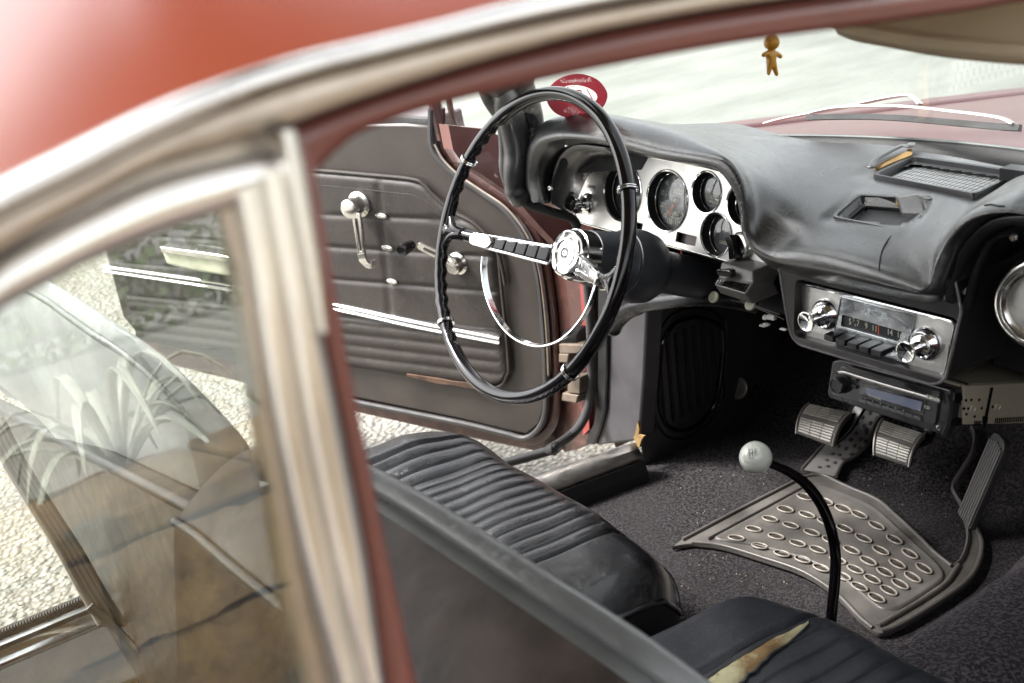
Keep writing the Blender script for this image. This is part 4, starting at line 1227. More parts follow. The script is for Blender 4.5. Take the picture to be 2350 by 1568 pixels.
for i in range(NS):
    u = at(*U[i], Y=UY[i]); e = at(*E_[i], Y=UY[i] + .004)
    hood = i <= 13 or i >= 20
    iy = .262 if hood else .205
    ii = at(*I_[i], Y=iy)
    b = B_[i]
    d = b - u
    if hood:
        m1 = u + V((d.x * .10, d.y * .16, max(d.z * .1, 0) + .014)); m2 = u + V((d.x * .38, d.y * .42, d.z * .3 + .016)); m3 = u + V((d.x * .75, d.y * .75, d.z * .72 + .008))
        if i <= 1: m1 = u + V((-.004, .03, .004)); m2 = u + V((-.012, .09, .006)); m3 = u.lerp(b, .75)
    else:
        m1 = u + V((d.x * .08, d.y * .12, .012)); m2 = u + V((d.x * .35, d.y * .38, d.z * .36 + .010)); m3 = u + V((d.x * .72, d.y * .72, d.z * .72 + .006))
    mid = u.lerp(e, .5) + V((0, -.010, -.002))
    r_ = e.lerp(ii, .35)
    stations.append([b, m3, m2, m1, u, mid, e, r_, ii])
for _ in range(14):   # even the padding out from station to station
    new = [list(s_) for s_ in stations]
    for i in range(5, NS - 1):
        for k in (0, 1, 2, 3):
            w_ = (.0, .5, .5, .35)[k]
            new[i][k] = stations[i][k] * (1 - w_) + (stations[i - 1][k] + stations[i + 1][k]) * (w_ / 2)
    stations = new
if True:   # beyond the frame on the near side
    for dx in (.12, .24, .34):
        s_ = [p + V((dx, .0 if k > 3 else -.10 * dx * 2, 0)) for k, p in enumerate(stations[NS - 1])]
        stations.append(s_)
cols = [cr([s_[k] for s_ in stations], 8) for k in range(9)]
fine = []; NJ = 14; NW = 8 * NJ + 1
for i in range(len(cols[0])):
    fine.append(cr([cols[k][i] for k in range(9)], NJ))
for _ in range(40):     # relax the padding along its length, away from the lip
    new = [list(r_) for r_ in fine]
    for i in range(30, 8 * (NS - 1)):
        for j in range(1, int(3.75 * NJ)):
            w_ = .5 * min(1, j / 6) * min(1, (3.75 * NJ - j) / 14) * min(1, (i - 30) / 20)
            new[i][j] = fine[i][j] * (1 - w_) + (fine[i - 1][j] + fine[i + 1][j]) * (w_ / 2)
    fine = new
for _ in range(24):     # ease the corner where the driver hood turns into the console lip
    new = [list(r_) for r_ in fine]
    for i in range(8 * 9, 8 * 18):
        e_ = min(1, (i - 72) / 12, (144 - i) / 12)
        for j in range(1, NW - 3):
            w_ = .45 * e_ * (1 if j < 4.2 * NJ else .5)
            new[i][j] = fine[i][j] * (1 - w_) + (fine[i - 1][j] + fine[i + 1][j] + fine[i][j - 1] + fine[i][j + 1]) * (w_ / 4)
    fine = new
mb = MB()
# cut-out for the ashtray well and the speaker grille, in plan
PADBV = BVHTree.FromPolygons([tuple(p) for r_ in fine for p in r_], [(a * NW + b, a * NW + b + 1, (a + 1) * NW + b + 1, (a + 1) * NW + b) for a in range(len(fine) - 1) for b in range(NW - 1)])
def padq(pts, off=0.0): return [at(x, y, bvh=PADBV, off=off) for x, y in pts]
ash = padq([(1930, 494), (1978, 455), (2138, 466), (2128, 482), (2060, 517)])
grq = padq([(2022, 402), (2096, 369), (2325, 398), (2230, 438)])
def inside(p, poly):
    c = False
    for a, b in zip(poly, poly[1:] + poly[:1]):
        if (a.y > p.y) != (b.y > p.y) and p.x < (b.x - a.x) * (p.y - a.y) / (b.y - a.y) + a.x: c = not c
    return c
def flatten(quad, margin, drop=0.0):
    c = sum(quad, V((0, 0, 0))) / len(quad); n = V((0, 0, 0))
    for a, b in zip(quad, quad[1:] + quad[:1]): n += (a - c).cross(b - c)
    n.normalize(); n = n if n.z > 0 else -n
    for i in range(len(fine)):
        for j in range(int(3.8 * NJ)):
            p = fine[i][j]
            if inside(p, quad): d = 0
            else:
                d = 9
                for a, b in zip(quad, quad[1:] + quad[:1]):
                    e = V((b.x - a.x, b.y - a.y)); f = V((p.x - a.x, p.y - a.y)); t = max(0, min(1, f.dot(e) / e.dot(e))); d = min(d, (f - e * t).length)
            if d < margin:
                w_ = 1 - d / margin; w_ = w_ * w_ * (3 - 2 * w_)
                pz = c.z - ((p.x - c.x) * n.x + (p.y - c.y) * n.y) / n.z - drop
                fine[i][j] = V((p.x, p.y, p.z + (pz - p.z) * w_))
    return c, n
ashpl = flatten(padq([(1916, 497), (1972, 449), (2152, 461), (2066, 527)]), .02, .001)
grpl = flatten(padq([(2000, 402), (2094, 360), (2348, 395), (2236, 448)]), .035, .003)
for i in range(len(fine)):
    for j in range(int(3.9 * NJ)):
        if inside(fine[i][j], ash): fine[i][j] = fine[i][j] - ashpl[1] * .024
def skip(i, j):
    if j > 3.9 * NJ: return False
    p = (fine[i][j] + fine[i + 1][j + 1]) / 2
    return inside(p, grq)
mb.grid(fine, skip=skip)
dash = mb.build('dashboard', M['dash'], CAR, smooth=180)

# well under the opening
c_ = ashpl[0] - ashpl[1] * .001; fit = ashpl[1]
if fit.z < 0: fit = -fit
AF = Fr(c_, ash[4] - ash[0], fit.cross(ash[4] - ash[0]))
if AF.z.dot(fit) < 0: AF = Fr(c_, ash[4] - ash[0], -fit.cross(ash[4] - ash[0]))
ring = [AF.at(*p) for p in [(1916, 497), (1972, 449), (2152, 461), (2066, 527)]]
ro = quadround(ring, .008)
cxr = sum(p[0] for p in ring) / 4; cyr = sum(p[1] for p in ring) / 4
sc = lambda P, k: [(cxr + (a - cxr) * k, cyr + (b - cyr) * k) for a, b in P]
mb = MB()
rows = [[AF.p(a, b, c) for a, b in sc(ro, k)] for k, c in ((1.12, -.003), (1.08, .0012), (1.0, .0008), (.955, -.006), (.94, -.022))]
mb.grid(rows, closeu=True)
mb.f.append(tuple(len(ro) * 4 + k for k in range(len(ro)))); mb.m.append(0)
aw = mb.build('ashtray_well', M['dash'], dash, smooth=60)
mb = MB()
mb.tube([AF.p(a, b, -.012) for a, b in sc(ro, .90)], .0035, 8, closed=True)
mb.build('tray_rim', M['black'], aw)
mb = MB()
lid = sc(ro, .80)
mb.prism([AF.p(a, b + .004, -.020) for a, b in lid], AF.z * .006)
mb.build('tray_lid', M['black'], aw, bevel=.002)
# torn foam corners
mb = MB()
for P in ([(2008, 386), (2040, 368), (2078, 352), (2086, 343), (2093, 346), (2094, 358), (2070, 368), (2040, 380), (2018, 391)], [(2054, 458), (2060, 444), (2075, 432), (2095, 436), (2086, 446), (2078, 460), (2062, 463)]):
    mb = MB(); q = padq(P, .002); mb.prism(q, V((0, 0, -.008))); mb.build('torn_foam', M['foam'], dash, smooth=0, label='torn edge with yellow foam showing')
mb = MB()
q1 = cr(padq([(2000, 399), (2012, 380), (2040, 364), (2070, 349), (2088, 340), (2093, 343)], .008), 5)
mb.tube(q1, 1.0, 8, flat=(.005, .0012), up=(0, 0, 1)); mb.build('curled_vinyl', M['dash'], dash, smooth=180); mb = MB()
q2 = cr(padq([(2100, 438), (2110, 452), (2130, 460), (2140, 462), (2150, 458), (2155, 452)], .004), 5)
mb.tube(q2, 1.0, 8, flat=(.006, .0015), up=(0, 0, 1))
mb.build('curled_vinyl', M['dash'], dash, smooth=180)
# seam and small splits in the vinyl
mb = MB()
for P in ([(2063, 527), (2048, 540), (2034, 558), (2024, 578), (2019, 602), (2018, 622)], [(2260, 472), (2275, 470), (2290, 473), (2305, 474)], [(2078, 438), (2088, 436), (2098, 437)]):
    mb = MB(); q = cr(padq(P, .0002), 6); mb.tube(q, .0009, 6); mb.build('seam', M['matte'], dash)
# speaker grille on top
gq = padq([(2000, 402), (2094, 360), (2348, 395), (2236, 448)])
gc = sum(gq, V((0, 0, 0))) / 4
gn = grpl[1]
if gn.z < 0: gn = -gn
gx = ((gq[3] - gq[0]) + (gq[2] - gq[1])).normalized()
GF = Fr(grpl[0] + gn * .0015, gx, gn.cross(gx))
gp = [GF.at(x, y) for x, y in [(1998, 402), (2094, 358), (2352, 396), (2238, 449)]]
go = quadround(gp, .010); gcx = sum(p[0] for p in gp) / 4; gcy = sum(p[1] for p in gp) / 4
scg = lambda k, kk=None: [(gcx + (a - gcx) * k, gcy + (b - gcy) * (kk or k)) for a, b in go]
mb = MB()
rows = [[GF.p(a, b, c) for a, b in P] for P, c in ((go, -.014), (go, -.001), (scg(.985, .98), .0015), (scg(.93, .89), .001), (scg(.90, .84), -.010))]
mb.grid(rows, closeu=True)
gr = mb.build('dash_speaker_grille', M['black'], dash, smooth=45)
# slotted plate: rows of slots parallel to the car's length
mb = MB()
hw = (max(p[0] for p in gp) - min(p[0] for p in gp)) / 2 * .80; hh = (max(p[1] for p in gp) - min(p[1] for p in gp)) / 2 * .78
def inner(a, b):
    P = scg(.86, .80); c = False
    for (ax, ay), (bx, by) in zip(P, P[1:] + P[:1]):
        if (ay > b) != (by > b) and a < (bx - ax) * (b - ay) / (by - ay) + ax: c = not c
    return c
holes = []
nr_, ncol = 6, 30
for r_ in range(nr_):
    for c in range(ncol):
        b0 = gcy - hh + 2 * hh * (r_ + .12) / nr_; b1 = gcy - hh + 2 * hh * (r_ + .88) / nr_
        a0 = gcx - hw * 1.25 + 2.5 * hw * (c + (.5 if r_ % 2 else 0)) / ncol
        if all(inner(a, b) for a in (a0, a0 + .0030) for b in (b0, b1)):
            holes.append([(a0, b0), (a0 + .0030, b0), (a0 + .0030, b1), (a0, b1)])
mb.plate(GF, [scg(.91, .86)] + holes, .0012, -.0095)
mb.build('slotted_plate', simple('grey_plate', (.20, .205, .21), .4), gr, smooth=0)
mb = MB(); mb.prism([GF.p(a, b, -.016) for a, b in scg(.93, .88)], GF.z * -.003); mb.build('backing', M['matte'], gr, smooth=0)
# cowl lip between pad and glass
mb = MB()
rows = []
for i in range(61):
    u = -.55 + 1.50 * i / 60; p = ws(u, 0.0)
    rows.append([p + V((0, -.05, -.020)), p + V((0, -.035, -.012)), p + V((0, -.02, -.006)), p + V((0, .0, -.006))])
mb.grid(rows); mb.build('cowl_strip', simple('grey_cowl', (.10, .11, .115), .45), dash, smooth=180)

# inner wall trim strips with screws, driver and passenger hoods
for P, scr_ in (([(1262, 462), (1276, 425), (1292, 380), (1305, 345), (1318, 330), (1330, 328)], [(1263, 432), (1300, 331)]),
                ([(2222, 705), (2232, 660), (2246, 615), (2266, 572), (2290, 545), (2330, 528)], [(2219, 670), (2327, 544)])):
    mb = MB()
    q = cr([at(x, y, Y=.195) for x, y in P], 6)
    mb.tube(q, 1.0, 8, flat=(.010, .0035), up=[V((1, 0, .2)) if P[0][0] > 2000 else V((1, 0, -.2))] * len(q))
    ts = mb.build('hood_trim', M['black'], dash, smooth=60)
# driver hood's inner wall
mb = MB()
q0 = cr([at(x, y, Y=.185) for x, y in [(1262, 466), (1264, 420), (1278, 370), (1300, 342), (1330, 330), (1400, 338)]], 6)
q1 = cr([at(x, y, Y=.268) for x, y in [(1318, 490), (1322, 455), (1345, 402), (1368, 377), (1392, 360), (1440, 351)]], 6)
q2 = [a.lerp(b, .4) + V((.006, 0, -.004)) for a, b in zip(q0, q1)]
mb.grid([q0, q2, q1])
hw_ = mb.build('hood_inner_wall', M['dash'], dash, smooth=180, solid=.004)
for x, y in [(1262, 432), (1300, 331)]:
    p = at(x, y, Y=.181); n_ = (CAM - p).normalized()
    n_ = V((.35, -.9, .2)).normalized()
    mb = MB(); f2 = Fr(p, n_.orthogonal(), n_.cross(n_.orthogonal()))
    mb.lathe(p, n_, [(.0042, -.003), (.0042, .001), (.003, .0022)], 16)
    mb.box(f2, -.0026, .0026, -.0005, .0005, .0018, .0026, 1); mb.box(f2, -.0005, .0005, -.0026, .0026, .0017, .00255, 1)
    mb.build('screw', [M['chromeold'], M['ink']], dash)
# end cap plate left of the hood
mb = MB()
mb.prism([at(x, y, Y=.185) for x, y in [(1194, 395), (1184, 412), (1190, 440), (1208, 458), (1218, 468), (1246, 470), (1250, 462), (1222, 452), (1206, 425), (1200, 400)]], (0, .06, 0))
mb.build('end_cap', simple('grey_end_cap', (.20, .20, .21), .4), dash, bevel=.002)
# passenger hood inner wall and dark panel
mb = MB()
q0 = cr([at(x, y, Y=.175) for x, y in [(2165, 690), (2170, 640), (2190, 590), (2225, 540), (2275, 502), (2340, 492), (2420, 496)]], 6)
q1 = cr([at(x, y, Y=.30) for x, y in [(2252, 726), (2265, 690), (2285, 640), (2312, 600), (2345, 570), (2400, 555), (2470, 560)]], 6)
q2 = [a.lerp(b, .45) + V((.004, 0, -.002)) for a, b in zip(q0, q1)]
mb.grid([q0, q2, q1]); mb.build('hood_inner_wall', M['dash'], dash, smooth=180, solid=.004)
for x, y in [(2219, 670), (2326, 545)]:
    p = at(x, y, Y=.20); n_ = V((.2, -.95, .2)).normalized()
    mb = MB(); mb.lathe(p, n_, [(.0045, -.004), (.0045, .002), (.003, .0035)], 16)
    mb.build('screw', [M['chromeold'], M['ink']], dash)
mb = MB()
mb.prism([V((.10, .29, .70)), V((.62, .29, .70)), V((.62, .29, .93)), V((.10, .29, .93))], (0, .02, 0))
mb.build('glovebox_panel', M['black'], dash, smooth=0)
# chrome ringed round fitting on the passenger side
rc = [at(2402 + 106 * math.cos(q), 695 + 96 * math.sin(q), Y=.20) for q in [2 * math.pi * k / 48 for k in range(48)]]
rcc = sum(rc, V((0, 0, 0))) / 48
mb = MB()
mb.tube(rc, .0065, 12, closed=True); mb.tube([rcc.lerp(p, .86) + V((0, -.004, 0)) for p in rc], .004, 10, closed=True)
gh = mb.build('round_bezel', M['chromeold'], CAR)
mb = MB(); mb.prism([rcc.lerp(p, .84) for p in rc], (0, .01, 0)); mb.build('bezel_face', M['alu'], gh, smooth=30)
mb = MB(); mb.grid([[p + V((0, .004, 0)) for p in rc], [rcc.lerp(p, .9) + V((0, .09, 0)) for p in rc]], closeu=True); mb.build('bezel_cup', M['black'], gh)

# ------------------------------------------------------------------ instrument panel
IFo = at(1530, 462, Y=.28)
IF = Fr(IFo, (1, 0, 0), (0, math.sin(rad(13)), math.cos(rad(13))))
ip = lambda x, y, c=0.0: IF.at(x, y, c)
outl = cr([V((*ip(x, y), 0)) for x, y in [(1317, 484), (1320, 458), (1330, 432), (1346, 403), (1368, 377), (1390, 361), (1414, 353), (1440, 352.5), (1521, 366), (1652, 393.6), (1720, 430), (1768, 520), (1800, 590), (1788, 610), (1767, 622), (1740, 621), (1658, 599), (1530, 563), (1440, 540), (1345, 515), (1328, 505)]], 4, True)
outl = [(p.x, p.y) for p in outl]
gauges = [(1428.5, 441, .0455, 'tach'), (1530, 462, .0455, 'speed'), (1621, 442, .0300, 'head'), (1643.5, 539, .0305, 'fuel'), (1704, 470, .0300, 'oil')]
GC = []
for x, y, r, k in gauges: a, b = ip(x, y); GC.append((a, b, r, k))
win = [quadround([ip(*p) for p in Q], .001, 2) for Q in ([(1554, 532), (1599, 544), (1594.5, 566), (1550, 555)], [(1460, 510), (1475.5, 514), (1472, 532), (1455, 526)])]
hole_small = circ(*ip(1380, 386), .0042, 20)
mb = MB()
mb.plate(IF, [outl] + [circ(a, b, r, 56) for a, b, r, k in GC] + win + [hole_small], .004, 0, 0, .0006)
mb.text(IF, 'LIGHTS', .0075, *ip(1357, 429), .0003, .0003, 1, sx=.8)
mb.text(IF, 'LOCK', .0085, *ip(1706, 519), .0003, .0003, 1, sx=.8)
panel = mb.build('instrument_panel', [M['alu'], M['ink']], CAR, smooth=30)
mb = MB()
mb.tube([IF.p(a, b, .0005) for a, b in outl], .0016, 8, closed=True)
mb.build('panel_edge', M['chrome'], panel)
mb = MB()
cxo = sum(p[0] for p in outl) / len(outl); cyo = sum(p[1] for p in outl) / len(outl)
mb.plate(IF, [[(cxo + (a - cxo) * 1.018, cyo + (b - cyo) * 1.03) for a, b in outl]], .04, -.045)
mb.grid([[IF.p(cxo + (a - cxo) * 1.018, cyo + (b - cyo) * 1.03, c) for a, b in outl] for c in (-.006, -.06)], closeu=True)
mb.build('panel_housing', M['matte'], panel, smooth=0)
for Q in win:
    mb = MB(); cxx = sum(p[0] for p in Q) / len(Q); cyy = sum(p[1] for p in Q) / len(Q)
    mb.grid([[IF.p(a, b, c) for a, b in Q] for c in (-.001, -.012)], 0, closeu=True)
    mb.prism([IF.p(a, b, -.010) for a, b in Q], IF.z * -.001, 1)
    mb.build('warning_window', [M['gloss'], simple('brown_lens', (.10, .085, .085), .25)], panel, smooth=0)

def face_text(mb, txt, size, a, b, c, mi, sx=.75): mb.text(IF, txt, size, a, b, c, .0003, mi, sx=sx)
D = .017
for a, b, r, k in GC:
    mb = MB()
    # rim rings, cup wall, dial face, slightly domed lens
    for rr, cc, tr in ((r * 1.0, .0008, .0011), (r * .965, .0002, .0008)):
        mb.tube([IF.p(p[0], p[1], cc) for p in circ(a, b, rr, 56)], tr, 8, closed=True, mi=0)
    mb.grid([[IF.p(p[0], p[1], c) for p in circ(a, b, r * q, 56)] for q, c in ((.97, 0), (.95, -.010), (.94, -D - .006))], 1, closeu=True)
    mb.prism([IF.p(p[0], p[1], -D - .003) for p in circ(a, b, r * .94, 56)], IF.z * -.002, 2)
    mb.tube([IF.p(p[0], p[1], -D + .002) for p in circ(a, b, r * .93, 56)], .0010, 6, closed=True, mi=0)
    fz = -D - .0025
    if k in ('speed', 'tach'):
        if k == 'speed':
            p0 = V((*IF.at(1541, 511, fz), 0)) - V((a, b, 0)); p6 = V((*IF.at(1566, 416, fz), 0)) - V((a, b, 0))
            a0, a6 = math.atan2(p0.y, p0.x), math.atan2(p6.y, p6.x)
            if a0 < 0: a0 += 2 * math.pi
            st = (a0 - a6) / 6; labels = [str(10 * i) for i in range(13)]
        else:
            a0 = rad(235); st = rad(35); labels = [str(5 * i) for i in range(9)]
            labels = ['0', '10', '20', '30', '40', '50', '60']; st = rad(45)
        for i, lb in enumerate(labels):
            q = a0 - st * i
            face_text(mb, lb, r * .24, a + r * .74 * math.cos(q), b + r * .74 * math.sin(q), fz, 3)
            for h in range(5):
                qq = q - st * h / 5
                if i == len(labels) - 1 and h: break
                l0, l1 = (.50, .60) if h == 0 else (.55, .59)
                d = V((math.cos(qq), math.sin(qq))); t_ = V((-d.y, d.x)) * (.0006 if h == 0 else .0003)
                f2 = Fr(IF.p(a, b, fz), IF.x * d.x + IF.y * d.y, IF.x * t_.x + IF.y * t_.y)
                mb.box(f2, r * l0, r * l1, -(.0006 if h == 0 else .0003), (.0006 if h == 0 else .0003), 0, .0003, 3)
        if k == 'speed':
            mb.box(IF, a - r * .28, a + r * .34, b + r * .20, b + r * .40, fz, fz + .0004, 5)
            face_text(mb, '58325', r * .20, a + r * .03, b + r * .30, fz + .0006, 3, .9)
            mb.box(IF, a - r * .26, a + r * .22, b - r * .52, b - r * .34, fz, fz + .0004, 5)
            face_text(mb, '0796', r * .17, a - r * .0, b - r * .43, fz + .0006, 3, .9)
            q = a0 - st * .45
        else:
            q = a0 - st * .1
        d = V((math.cos(q), math.sin(q)))
        f2 = Fr(IF.p(a, b, fz + .003), IF.x * d.x + IF.y * d.y, IF.x * -d.y + IF.y * d.x)
        mb.prism([f2.p(0, -.0016, 0), f2.p(r * .62, -.0005, 0), f2.p(r * .62, .0005, 0), f2.p(0, .0016, 0)], f2.z * .0008, 4)
        mb.lathe(IF.p(a, b, fz), IF.z, [(r * .15, 0), (r * .14, .004), (r * .08, .006)], 24, 5)
    else:
        t1, t2 = {'head': ('MANIFOLD', 'DEGREE INCH'), 'fuel': ('GASOLINE', ''), 'oil': ('TEMP', '')}[k]
        if t2:
            face_text(mb, t1, r * .20, a, b - r * .28, fz, 3); face_text(mb, t2, r * .18, a, b - r * .50, fz, 3)
            face_text(mb, '-20', r * .2, a - r * .55, b + r * .05, fz, 3)
        else:
            face_text(mb, t1, r * .22, a, b - r * .42, fz, 3)
            face_text(mb, 'E', r * .24, a - r * .55, b + r * .1, fz, 3); face_text(mb, '1/2', r * .2, a, b + r * .18, fz, 3); face_text(mb, 'F', r * .24, a + r * .55, b + r * .1, fz, 3)
        # raised scale plate with a notched upper edge
        P = [(-.85, -.1), (-.45, .28), (-.18, .10), (0, .34), (.18, .10), (.45, .28), (.85, -.1), (.7, -.55), (.4, -.8), (0, -.9), (-.4, -.8), (-.7, -.55)]
        mb.plate(IF, [[(a + p[0] * r * .95, b + p[1] * r * .95) for p in P]], .0006, fz - .0001, 6)
    lens = [[IF.p(p[0], p[1], c) for p in circ(a, b, r * q, 40)] for q, c in ((.93, -.012), (.8, -.0105), (.6, -.0093), (.3, -.0083), (.02, -.008))]
    g = mb.build('gauge', [M['chrome'], M['matte'], M['face'], M['letter'], M['needle'], M['gloss'], simple('scale_plate', (.09, .09, .10), .4)], panel, smooth=40)
    mb = MB(); mb.grid(lens, closeu=True); mb.build('gauge_glass', M['lens'], panel, smooth=180)
# light switch
def pull_knob(fr, base, ln, parent, name, rb=.019, rt=.0105, mat=None, rs=.0055):
    mb = MB(); o = fr.p(*base, 0)
    mb.lathe(o, fr.z, [(rb, 0), (rb, .003), (rb * .85, .005), (rb * .62, .006), (rb * .60, .010), (rb * .42, .012)], 36)
    mb.lathe(o, fr.z, [(rs, .008), (rs * 1.05, ln * .45), (rs * 1.3, ln * .75), (rt, ln * .96), (rt * .98, ln), (rt * .85, ln - .0006), (.0005, ln - .004)], 36)
    for k in range(12):
        q = 2 * math.pi * k / 12
        d = fr.x * math.cos(q) + fr.y * math.sin(q)
        mb.tube([o + fr.z * ln * .45 + d * rs * 1.08, o + fr.z * ln * .75 + d * rs * 1.34, o + fr.z * ln * .93 + d * rt * .96], .0007, 5, mi=1)
    return mb.build(name, [mat or M['chrome'], M['ink']], parent, smooth=40)
pull_knob(IF, ip(1349, 466), .034, panel, 'light_switch', .0185, .0125)
mb = MB()
a, b = ip(1704, 566)
mb.lathe(IF.p(a, b, 0), IF.z, [(.021, 0), (.021, .004), (.018, .007), (.010, .009)], 32, 1)
f2 = Fr(IF.p(a, b, .008), IF.x + IF.y * .4, IF.y - IF.x * .4)
mb.prism([f2.p(-.006, -.016), f2.p(.004, -.016), f2.p(.008, 0), f2.p(.003, .017), f2.p(-.007, .014), f2.p(-.004, 0)], f2.z * .016, 0)
mb.build('ignition_switch', [M['gloss'], M['chromeold']], panel, bevel=.001)

# dark under-dash filler, brackets
mb = MB()
mb.prism([V((-.63, .36, .72)), V((.62, .36, .72)), V((.62, .36, .86)), V((-.63, .36, .86))], (0, .02, 0))
mb.prism([V((-.63, .38, .79)), V((.62, .38, .79)), V((.62, .80, .79)), V((-.63, .80, .79))], (0, 0, .02))
mb.build('under_dash', M['matte'], CAR, smooth=0)

# ------------------------------------------------------------------ steering wheel and column
WC = V((-.398, 0, .8330))
WF = Fr(WC, (1, 0, 0), (0, math.sin(rad(24.3)), math.cos(rad(24.3))))
R0 = .2015
mb = MB(); rows = []
NR = 240
chrm = []
for i in range(NR):
    q = 2 * math.pi * i / NR
    # finger grips on the inner rear of the rim, in the two side quarters
    ang = math.degrees(q) % 360
    g_ = 1.0 if (130 < ang < 172 or 188 < ang < 238 or 8 < ang < 50 or 302 < ang < 352) else 0.0
    d = WF.x * math.cos(q) + WF.y * math.sin(q)
    ring = []
    for k in range(18):
        p = 2 * math.pi * k / 18
        rr = .0100
        inn = max(0, -math.cos(p - .5))
        rr2 = rr - g_ * .0040 * inn * (1 - abs(math.sin(q * 30)) ** 1.5)
        ring.append(WC + d * (R0 + math.cos(p) * rr2 * .92) + WF.z * (math.sin(p) * rr2))
    rows.append(ring)
mb.grid(rows, closeu=True, closev=True)
wheel = mb.build('steering_wheel', M['gloss'], CAR, smooth=180)
for px_, py_ in [(1075, 367), (1437, 437), (1037, 727), (1308, 850)]:
    a, b = WF.at(px_, py_); q = math.atan2(b, a); d = WF.x * math.cos(q) + WF.y * math.sin(q)
    mb = MB()
    tg = WF.x * -math.sin(q) + WF.y * math.cos(q)
    for o_ in (-.0014, .0014):
        mb.tube([WC + d * R0 + tg * o_ + d * (.0116 * math.cos(p)) + WF.z * (.0124 * math.sin(p)) for p in [2 * math.pi * k / 24 for k in range(24)]], .0011, 6, closed=True)
    mb.build('rim_ring', M['chrome'], wheel)
HC = -.048   # hub depth
ha, hb = WF.at(1300, 577, HC)
hub_o = WF.p(ha * .5, hb * .5, HC)
AX = WF.z
def proj(P):
    v = P - CAM; z = v.dot(FW); return (1175 + F_PX * v.dot(RT) / z, 784 - F_PX * v.dot(UP) / z)
best = min(((proj(WF.p(0, 0, c))[0] - 1300) ** 2, c) for c in [-.10 + .001 * k for k in range(120)])[1]
print('hub depth', best, proj(WF.p(0, 0, best)))
H0 = WF.p(0, 0, best)
mb = MB()
mb.lathe(H0, AX, [(.0360, -.034), (.0365, -.020), (.0355, -.010), (.0335, -.009), (.0330, -.002), (.0315, .002), (.0290, .0035), (.0260, -.002), (.0235, -.003), (.0225, .001), (.0205, .0045), (.0188, .0048), (.0182, .0025)], 56)
mb.build('hub', M['chrome'], wheel, smooth=28)
mb = MB()
mb.lathe(H0, AX, [(.0182, .0015), (.0182, .0030), (.0165, .0036), (.001, .0040)], 48)
mb.build('hub_medallion', M['chromeold'], wheel, smooth=60)
HF = Fr(H0, WF.x, WF.y)
mb = MB()
mb.plate(HF, [circ(0, 0, .0078, 36), circ(0, 0, .0071, 36)], .0006, .0046)
for k in range(14):
    q = 2 * math.pi * k / 14
    f2 = Fr(HF.p(.0055 * math.cos(q), .0055 * math.sin(q), .0038), HF.x * math.cos(q) + HF.y * math.sin(q), HF.y * math.cos(q) - HF.x * math.sin(q))
    mb.box(f2, -.0011, .0011, -.0006, .0006, 0, .0009)
mb.plate(HF, [quadround([(-.0026, -.001), (.0026, -.001), (.0026, .001), (-.0026, .001)], .0006)], .0007, .0046)
mb.build('hub_emblem', M['ink'], wheel)
# spokes, left and right, dished towards the hub
dz = best
for sg in (-1, 1):
    mb = MB()
    bl_ = -.012
    P = [WF.p(sg * (R0 - .004), bl_, .0), WF.p(sg * .165, bl_, dz * .18), WF.p(sg * .135, bl_ + .001, dz * .32)]
    mb.tube(cr(P, 5), [.0115 - .003 * min(1, k / 4) for k in range(11)], 14)
    # webbed root where the spoke meets the rim
    mb.tube(cr([WF.p(sg * (R0 - .006), bl_ + .022, 0), WF.p(sg * (R0 - .018), bl_ + .006, -.002), WF.p(sg * .17, bl_, dz * .15)], 5), [.004 + .0006 * k for k in range(11)], 10)
    mb.tube(cr([WF.p(sg * (R0 - .006), bl_ - .022, 0), WF.p(sg * (R0 - .018), bl_ - .006, -.002), WF.p(sg * .17, bl_, dz * .15)], 5), [.004 + .0006 * k for k in range(11)], 10)
    mb.build('spoke_arm', M['gloss'], wheel, smooth=180)
    s0 = WF.p(sg * .145, bl_ - .002, dz * .26); s1 = WF.p(sg * .030, bl_ + .004, dz * .94)
    SF_ = Fr(s0, s1 - s0, WF.y if sg < 0 else WF.y * -1)
    L = (s1 - s0).length
    up_ = 1 if sg < 0 else -1
    mb = MB()   # chrome shell
    mb.plate(SF_, [quadround([(-.004, -.008), (L, -.0125), (L, .0125), (-.004, .009)], .005)], .007, -.003, 0, .001)
    mb.tube([SF_.p(.0, .0088, .001), SF_.p(L, .0122, .001)], .0020, 8); mb.tube([SF_.p(.0, -.0075, .001), SF_.p(L, -.0122, .001)], .0028, 8)
    sp = mb.build('spoke', M['chrome'], wheel, smooth=40)
    mb = MB()   # black ribbed insert
    for k in (range(5) if sg < 0 else ()):
        a0 = .034 + k * (L - .034) / 5; a1 = .034 + (k + 1) * (L - .034) / 5 - .0012
        h0 = .0064 + .0035 * a0 / L; h1 = .0064 + .0035 * a1 / L
        mb.prism([SF_.p(a0, -h0, .0), SF_.p(a1, -h1, .0), SF_.p(a1 + .003, h1, .0), SF_.p(a0 + .003, h0, .0)], SF_.z * .006)
    if sg < 0: mb.build('spoke_insert', M['black'], wheel, bevel=.0015)
    mb = MB()   # horn button
    mb.plate(SF_, [quadround([(-.006, -.0085), (.026, -.0105), (.034, 0), (.026, .0105), (-.006, .0085)], .008)], .010, .009, 0, .0015)
    for k in range(13):
        x = -.001 + k * .0019; mb.box(SF_, x, x + .0009, -.0062, .0062, .008, .0098)
    mb.build('horn_button', M['chromeold'], wheel, bevel=.0003)
